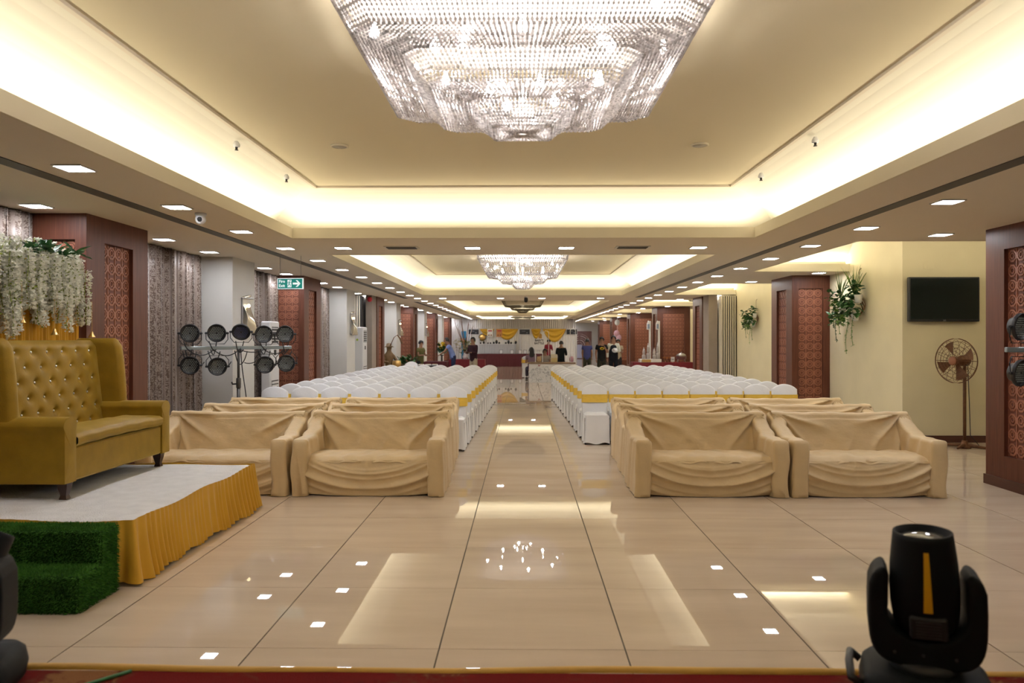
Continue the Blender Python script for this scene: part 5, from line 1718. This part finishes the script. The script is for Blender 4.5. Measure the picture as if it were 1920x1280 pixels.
obj('carton', MB().rbox(-.12, .12, -.1, .1, 0, .16, .008), mat('carton_yellow', (.55, .42, .18), .7), bx); obj('lid', MB().rbox(-.125, .125, .06, .11, .15, .30, .008), mat('carton_cream', (.62, .55, .4), .7), bx)
for (x, y, hh, lab) in ((1.90, 29.07, 1.28, 'tall white arch stand at the right of the white counter'), (1.02, 33.0, 2.0, 'tall white arch stand behind the seated women')):
    z0 = .761 if y < 30 else 0
    t = thing('arch_stand', lab, 'stand', (x, y, z0), 0, 'white arch stands')
    obj('arch', MB().tube([(-.10, 0, 0), (-.10, 0, hh - .1)] + [(-.10 * math.cos(a), 0, hh - .1 + .10 * math.sin(a)) for a in [PI * q / 10 for q in range(11)]] + [(.10, 0, hh - .1), (.10, 0, 0)], .011, 6), M_white, t, True)
    obj('foot', MB().box(-.12, .12, -.06, .06, 0, .012), M_white, t)
# far arch poster and doorway
t = thing('arch_mural', 'mural of pale nested arches on the far wall', 'mural', (4.65, YE - .01, 1.2))
obj('panel', MB().box(-1.0, 1.0, -.03, 0, -1.2, 1.05), mat('mural_brown', (.22, .12, .12), .7), t)
for k in range(5):
    r = .25 + .17 * k
    obj('arch_band', MB().tube([(-r, -.04, -1.15)] + [(-r * math.cos(a), -.04, -.1 + r * math.sin(a)) for a in [PI * q / 14 for q in range(15)]] + [(r, -.04, -1.15)], .04, 6), mat('arch_pale', (.6, .5, .5) if k % 2 else (.42, .30, .30), .7), t, True)
obj('centre_panel', MB().box(-.22, .22, -.05, -.03, -1.15, -.05), mat('mural_blue', (.5, .52, .72), .6), t)
# far wall cloth strip
o = obj('wall_drape', MB().grid(lambda u, v: (-4.6 + 8.0 * u, .03 * math.sin(u * 2 * PI * 60), 2.9 * v + .01), 360, 1), mat('pale_drape', (.62, .58, .56), .7), None, True, loc=(0, 49.5, 0))
tag(o, 'wide pale pleated drape behind the stall backdrop', 'drape')

# red buffet table on the right
def clothed_table(name, loc, w, d, h, m, lab, lab2, g):
    t = thing(name, lab, 'table', loc); obj('table_top', MB().box(-w + .03, w - .03, -d + .03, d - .03, h - .05, h - .008), M_dmetal, t)
    for sx in (-1, 1):
        for sy in (-1, 1): obj('leg', MB().tube([(sx * (w - .1), sy * (d - .1), 0), (sx * (w - .1), sy * (d - .1), h - .05)], .018, 6), M_dmetal, t)
    o = obj('tablecloth', table_cloth(w, d, h, 30), m, None, True, loc=loc); tag(o, lab2, 'tablecloth', g)
clothed_table('buffet_table', (5.3, 29.2, 0), 1.15, .40, .76, M_red, 'buffet table with dessert stand on the right', 'red cloth of the buffet table under the dessert stand', 'table cloths')
clothed_table('buffet_table', (-2.35, 32.4, 0), .75, .4, .78, M_red, 'flower table behind the man in maroon', 'red cloth of the flower table behind the man in maroon', 'table cloths')
clothed_table('serving_table', (-3.45, 30.6, 0), .45, .40, .74, M_dred, 'dark serving table before the man in light blue', 'dark cloth of the table before the man in light blue', 'table cloths')
cart = thing('dessert_cart', 'white dessert stand with two lantern posts on the buffet table', 'dessert stand', (4.92, 29.0, .768))
obj('tray', MB().rbox(-.52, .28, -.22, .22, 0, .12, .01), M_stw, cart); obj('gold_panel', MB().box(-.46, -.12, -.226, -.22, .01, .11), M_gold, cart)
for x, hh in ((-.12, 1.55), (.22, 1.55)):
    p = obj('post', MB().rbox(x - .035, x + .035, -.035, .035, .12, hh, .006), M_white, cart)
    l = obj('lantern', MB().rbox(x - .12, x - .01, -.10, .02, hh - .32, hh - .08, .01), M_white, cart)
    obj('lantern_glass', MB().box(x - .105, x - .025, -.106, -.10, hh - .29, hh - .11), mat('lantern_pane', (.25, .30, .42), .2), l)
    obj('lantern_cap', MB().lathe([(.05, hh - .08), (.03, hh - .02), (.01, hh + .02)], 10, Matrix.Translation((x - .065, -.04, 0))), M_white, l, True)
M_gj = mat('jar_glass', (.55, .50, .48), .1, spec=.8, alpha=.75)
for k, (x, s) in enumerate(((-.36, .85), (-.20, 1.15), (.03, .8), (.16, 1.2))):
    t = thing('glass_jar', 'tall stacked glass jar with a knob lid on the dessert stand, %s from the left' % nth(k), 'jar', (4.92 + x, 28.92, .889), 0, 'glass jars on the dessert stand')
    obj('lower_bowl', MB().lathe([(.05, 0), (.07, .02), (.072, .16 * s), (.05, .20 * s)], 14), M_gj, t, True)
    obj('upper_bowl', MB().lathe([(.03, .2 * s), (.05, .23 * s), (.052, .36 * s), (.03, .40 * s)], 14), M_gj, t, True)
    obj('lid', MB().lathe([(.036, .40 * s), (.03, .44 * s), (.008, .47 * s), (.012, .50 * s), (.001, .53 * s)], 12), M_white, t, True)
cf = thing('chafing_dish', 'silver chafing dish with domed lid at the end of the buffet table', 'chafing dish', (6.0, 29.1, .768))
obj('pan', MB().lathe([(.15, .10), (.19, .12), (.19, .22), (.2, .225)], 24), M_metal, cf, True); obj('dome_lid', MB().lathe([(.195, .225), (.16, .29), (.09, .33), (.02, .345), (.025, .375), (.001, .385)], 24), M_metal, cf, True)
for q in range(4): obj('leg', MB().tube([(.17 * math.cos(q * PI / 2 + .7), .17 * math.sin(q * PI / 2 + .7), .14), (.2 * math.cos(q * PI / 2 + .7), .2 * math.sin(q * PI / 2 + .7), 0)], .012, 6), M_metal, cf, True)
t = thing('menu_card', 'small white menu card beside the chafing dish', 'card', (5.66, 29.0, .768)); obj('stand', MB().box(-.03, .03, -.02, .02, 0, .02), M_metal, t); obj('card', MB().rbox(-.07, .07, -.004, .004, .02, .2, .003), M_white, t)
obj('printed_line', MB().box(-.05, .05, -.006, -.004, .10, .12), M_dmetal, t)
for k in range(3):
    t = thing('dried_flower', 'small orange dried flower vase on the buffet table, %s from the left' % nth(k), 'vase', (5.36 + .11 * k, 29.15, .768), 0, 'dried flower vases')
    obj('vase', MB().lathe([(.025, 0), (.03, .05), (.015, .09)], 10), M_wick, t, True); obj('bloom', leafs(k, 14, .05, .03, .5), mat('bloom_orange', (.55, .2, .05), .6), t, loc=(0, 0, .14))
# balloons
bl_ = thing('balloon_cluster', 'white and pink balloons hanging by the far right column', 'balloons', (4.85, 39.0, 1.75))
for (x, z, r, c) in ((-.05, .72, .13, (.7, .7, .65)), (-.08, .16, .15, (.6, .35, .4)), (.02, -.05, .15, (.6, .38, .45))):
    b_ = obj('balloon', MB().ball((x, 0, z), r, 14, 10, (1, 1, 1.15)), cloth(c), bl_, True)
obj('string', MB().tube([(0, 0, -.2), (-.03, 0, .3), (-.05, 0, .6), (-.05, 0, 1.17)], .006, 4), M_white, bl_)
# potted and flower displays on the left
def pot_plant(loc, lab, h, n, m, pot):
    t = thing('potted_plant', lab, 'plant', loc, 0, 'plants at the far left')
    obj('planter', MB().rbox(-.22, .22, -.14, .14, 0, .3, .012), pot, t)
    obj('soil', MB().box(-.2, .2, -.12, .12, .29, .305), M_blackm, t)
    for q in range(3): obj('foliage', leafs(30 + q, n, .2, .12, .4), m, t, loc=(-.14 + .14 * q, 0, .3 + h * .5), kind='stuff')
pot_plant((-4.0, 26.3, .45), 'leafy plant in a wooden trough beside the golden statue', .2, 26, M_lf1, M_wick)
t = thing('trough_bench', 'low wooden bench under the leafy trough', 'bench', (-4.0, 26.3, 0)); obj('seat', MB().rbox(-.35, .35, -.2, .2, .40, .449, .008), M_wick, t)
for sx in (-.3, .3):
    for sy in (-.15, .15): obj('leg', MB().box(sx - .025, sx + .025, sy - .025, sy + .025, 0, .40), M_wick, t)
# golden statue of a seated musician
stt = thing('golden_statue', 'golden brown seated figure statue with a long curved horn', 'statue', (-4.35, 24.9, 0), .5)
M_stat = mat('statue_brown', (.22, .13, .05), .5, noise=.3, nscale=10)
obj('plinth', MB().rbox(-.22, .22, -.22, .22, 0, .45, .012), M_blackm, stt)
skin_obj('figure', [(0, 0, .55), (0, 0, .85), (0, 0, 1.1), (0, 0, 1.24), (0, -.01, 1.44), (.16, 0, 1.08), (.24, -.12, .9), (.12, -.25, .85), (-.16, 0, 1.08), (-.24, -.1, .9), (-.1, -.25, .9), (.12, -.18, .52), (.14, -.22, .2), (-.12, -.18, .52), (-.14, -.22, .2)],
         [(0, 1), (1, 2), (2, 3), (3, 4), (2, 5), (5, 6), (6, 7), (2, 8), (8, 9), (9, 10), (0, 11), (11, 12), (0, 13), (13, 14)],
         [(.18, .15), (.14, .11), (.15, .10), .07, .12, .06, .05, .04, .06, .05, .04, .09, .06, .09, .06], M_stat, stt)
obj('hat', MB().lathe([(.17, 1.44), (.10, 1.48), (.08, 1.56), (.001, 1.58)], 16, Matrix.Translation((0, 0, -.06))), M_stat, stt, True)
obj('drum', MB().lathe([(.13, .80), (.15, .9), (.13, 1.0)], 16, Matrix.Translation((.16, -.28, -.05))), M_gold, stt, True)
obj('horn', MB().tube([(-.02, -.15, 1.42), (.10, -.2, 1.7), (.2, -.22, 1.78), (.3, -.22, 1.66), (.36, -.22, 1.5)], [.012, .015, .02, .025, .035], 8), M_wick, stt, True)
# flower arrangement and tall branches
fa = thing('flower_arrangement', 'large cream and orange flower arrangement on the red table', 'flowers', (-2.42, 32.35, .787))
obj('vase', MB().lathe([(.08, 0), (.12, .1), (.07, .28), (.10, .32)], 16), M_white, fa, True)
for k, (x, z, c) in enumerate(((-.25, .45, (.6, .5, .35)), (.05, .55, (.55, .45, .25)), (.25, .40, (.6, .52, .4)), (-.05, .75, (.5, .2, .03)), (.3, .68, (.45, .4, .05)), (-.35, .7, (.55, .5, .35)))):
    obj('bloom_cluster', leafs(60 + k, 40, .10, .13, .3), cloth(c), fa, loc=(x, -.05, z), kind='stuff')
obj('foliage', leafs(80, 40, .18, .2, .3), M_lf1, fa, loc=(0, .05, .5), kind='stuff')
br = thing('branch_display', 'tall bare brown and silver branches in a floor vase', 'branches', (-3.0, 40.0, 0))
obj('vase', MB().lathe([(.18, 0), (.25, .3), (.14, .7), (.18, .75)], 16), M_blackm, br, True)
rg = random.Random(8)
for k in range(12):
    a = rg.uniform(-.28, .28); b_ = rg.uniform(-.1, .1)
    obj('branch', MB().tube([(0, 0, .5), (a * .5, b_ * .5, 1.4), (a * 2.2 + rg.uniform(-.1, .1), b_, rg.uniform(2.3, 2.7))], [.03, .022, .01], 6), M_wick if k % 3 else M_metal, br, True)
fs = thing('floral_stand', 'green and yellow floral stand behind the man in light blue', 'flowers', (-3.55, 33.6, 0))
obj('stand', MB().lathe([(.16, 0), (.05, .06), (.04, .9), (.14, .95)], 12), M_dmetal, fs, True)
obj('foliage', leafs(90, 60, .25, .16, .5), mat('leaf_teal', (.02, .10, .06), .5), fs, loc=(0, 0, 1.15), kind='stuff')
obj('yellow_blooms', leafs(91, 40, .13, .16, .6), cloth((.62, .42, .03)), fs, loc=(0, -.08, 1.3), kind='stuff')
# trays on a black table
clothed_table('black_table', (-3.35, 27.2, 0), .45, .3, .70, M_blackm, 'black table beside the person in olive', 'black cloth of the table beside the person in olive', 'table cloths')
for k in range(3):
    t = thing('white_tray', 'white oblong tray on the black table, %s from the left' % nth(k), 'tray', (-3.6 + .24 * k, 27.15, .708), 0, 'trays on the black table')
    obj('dish', MB().rbox(-.10, .10, -.12, .12, 0, .04, .01), M_white, t); obj('food', MB().rbox(-.08, .08, -.1, .1, .03, .055, .01), cloth((.45, .32, .18)), t)
bc = thing('blue_panel', 'narrow blue display panel left of the stall backdrop', 'panel', (-3.55, 46.2, 0)); obj('sheet', MB().box(-.14, .14, -.02, .02, .1, 2.1), cloth((.03, .16, .28)), bc); obj('foot', MB().box(-.18, .18, -.15, .15, 0, .1), M_dmetal, bc)
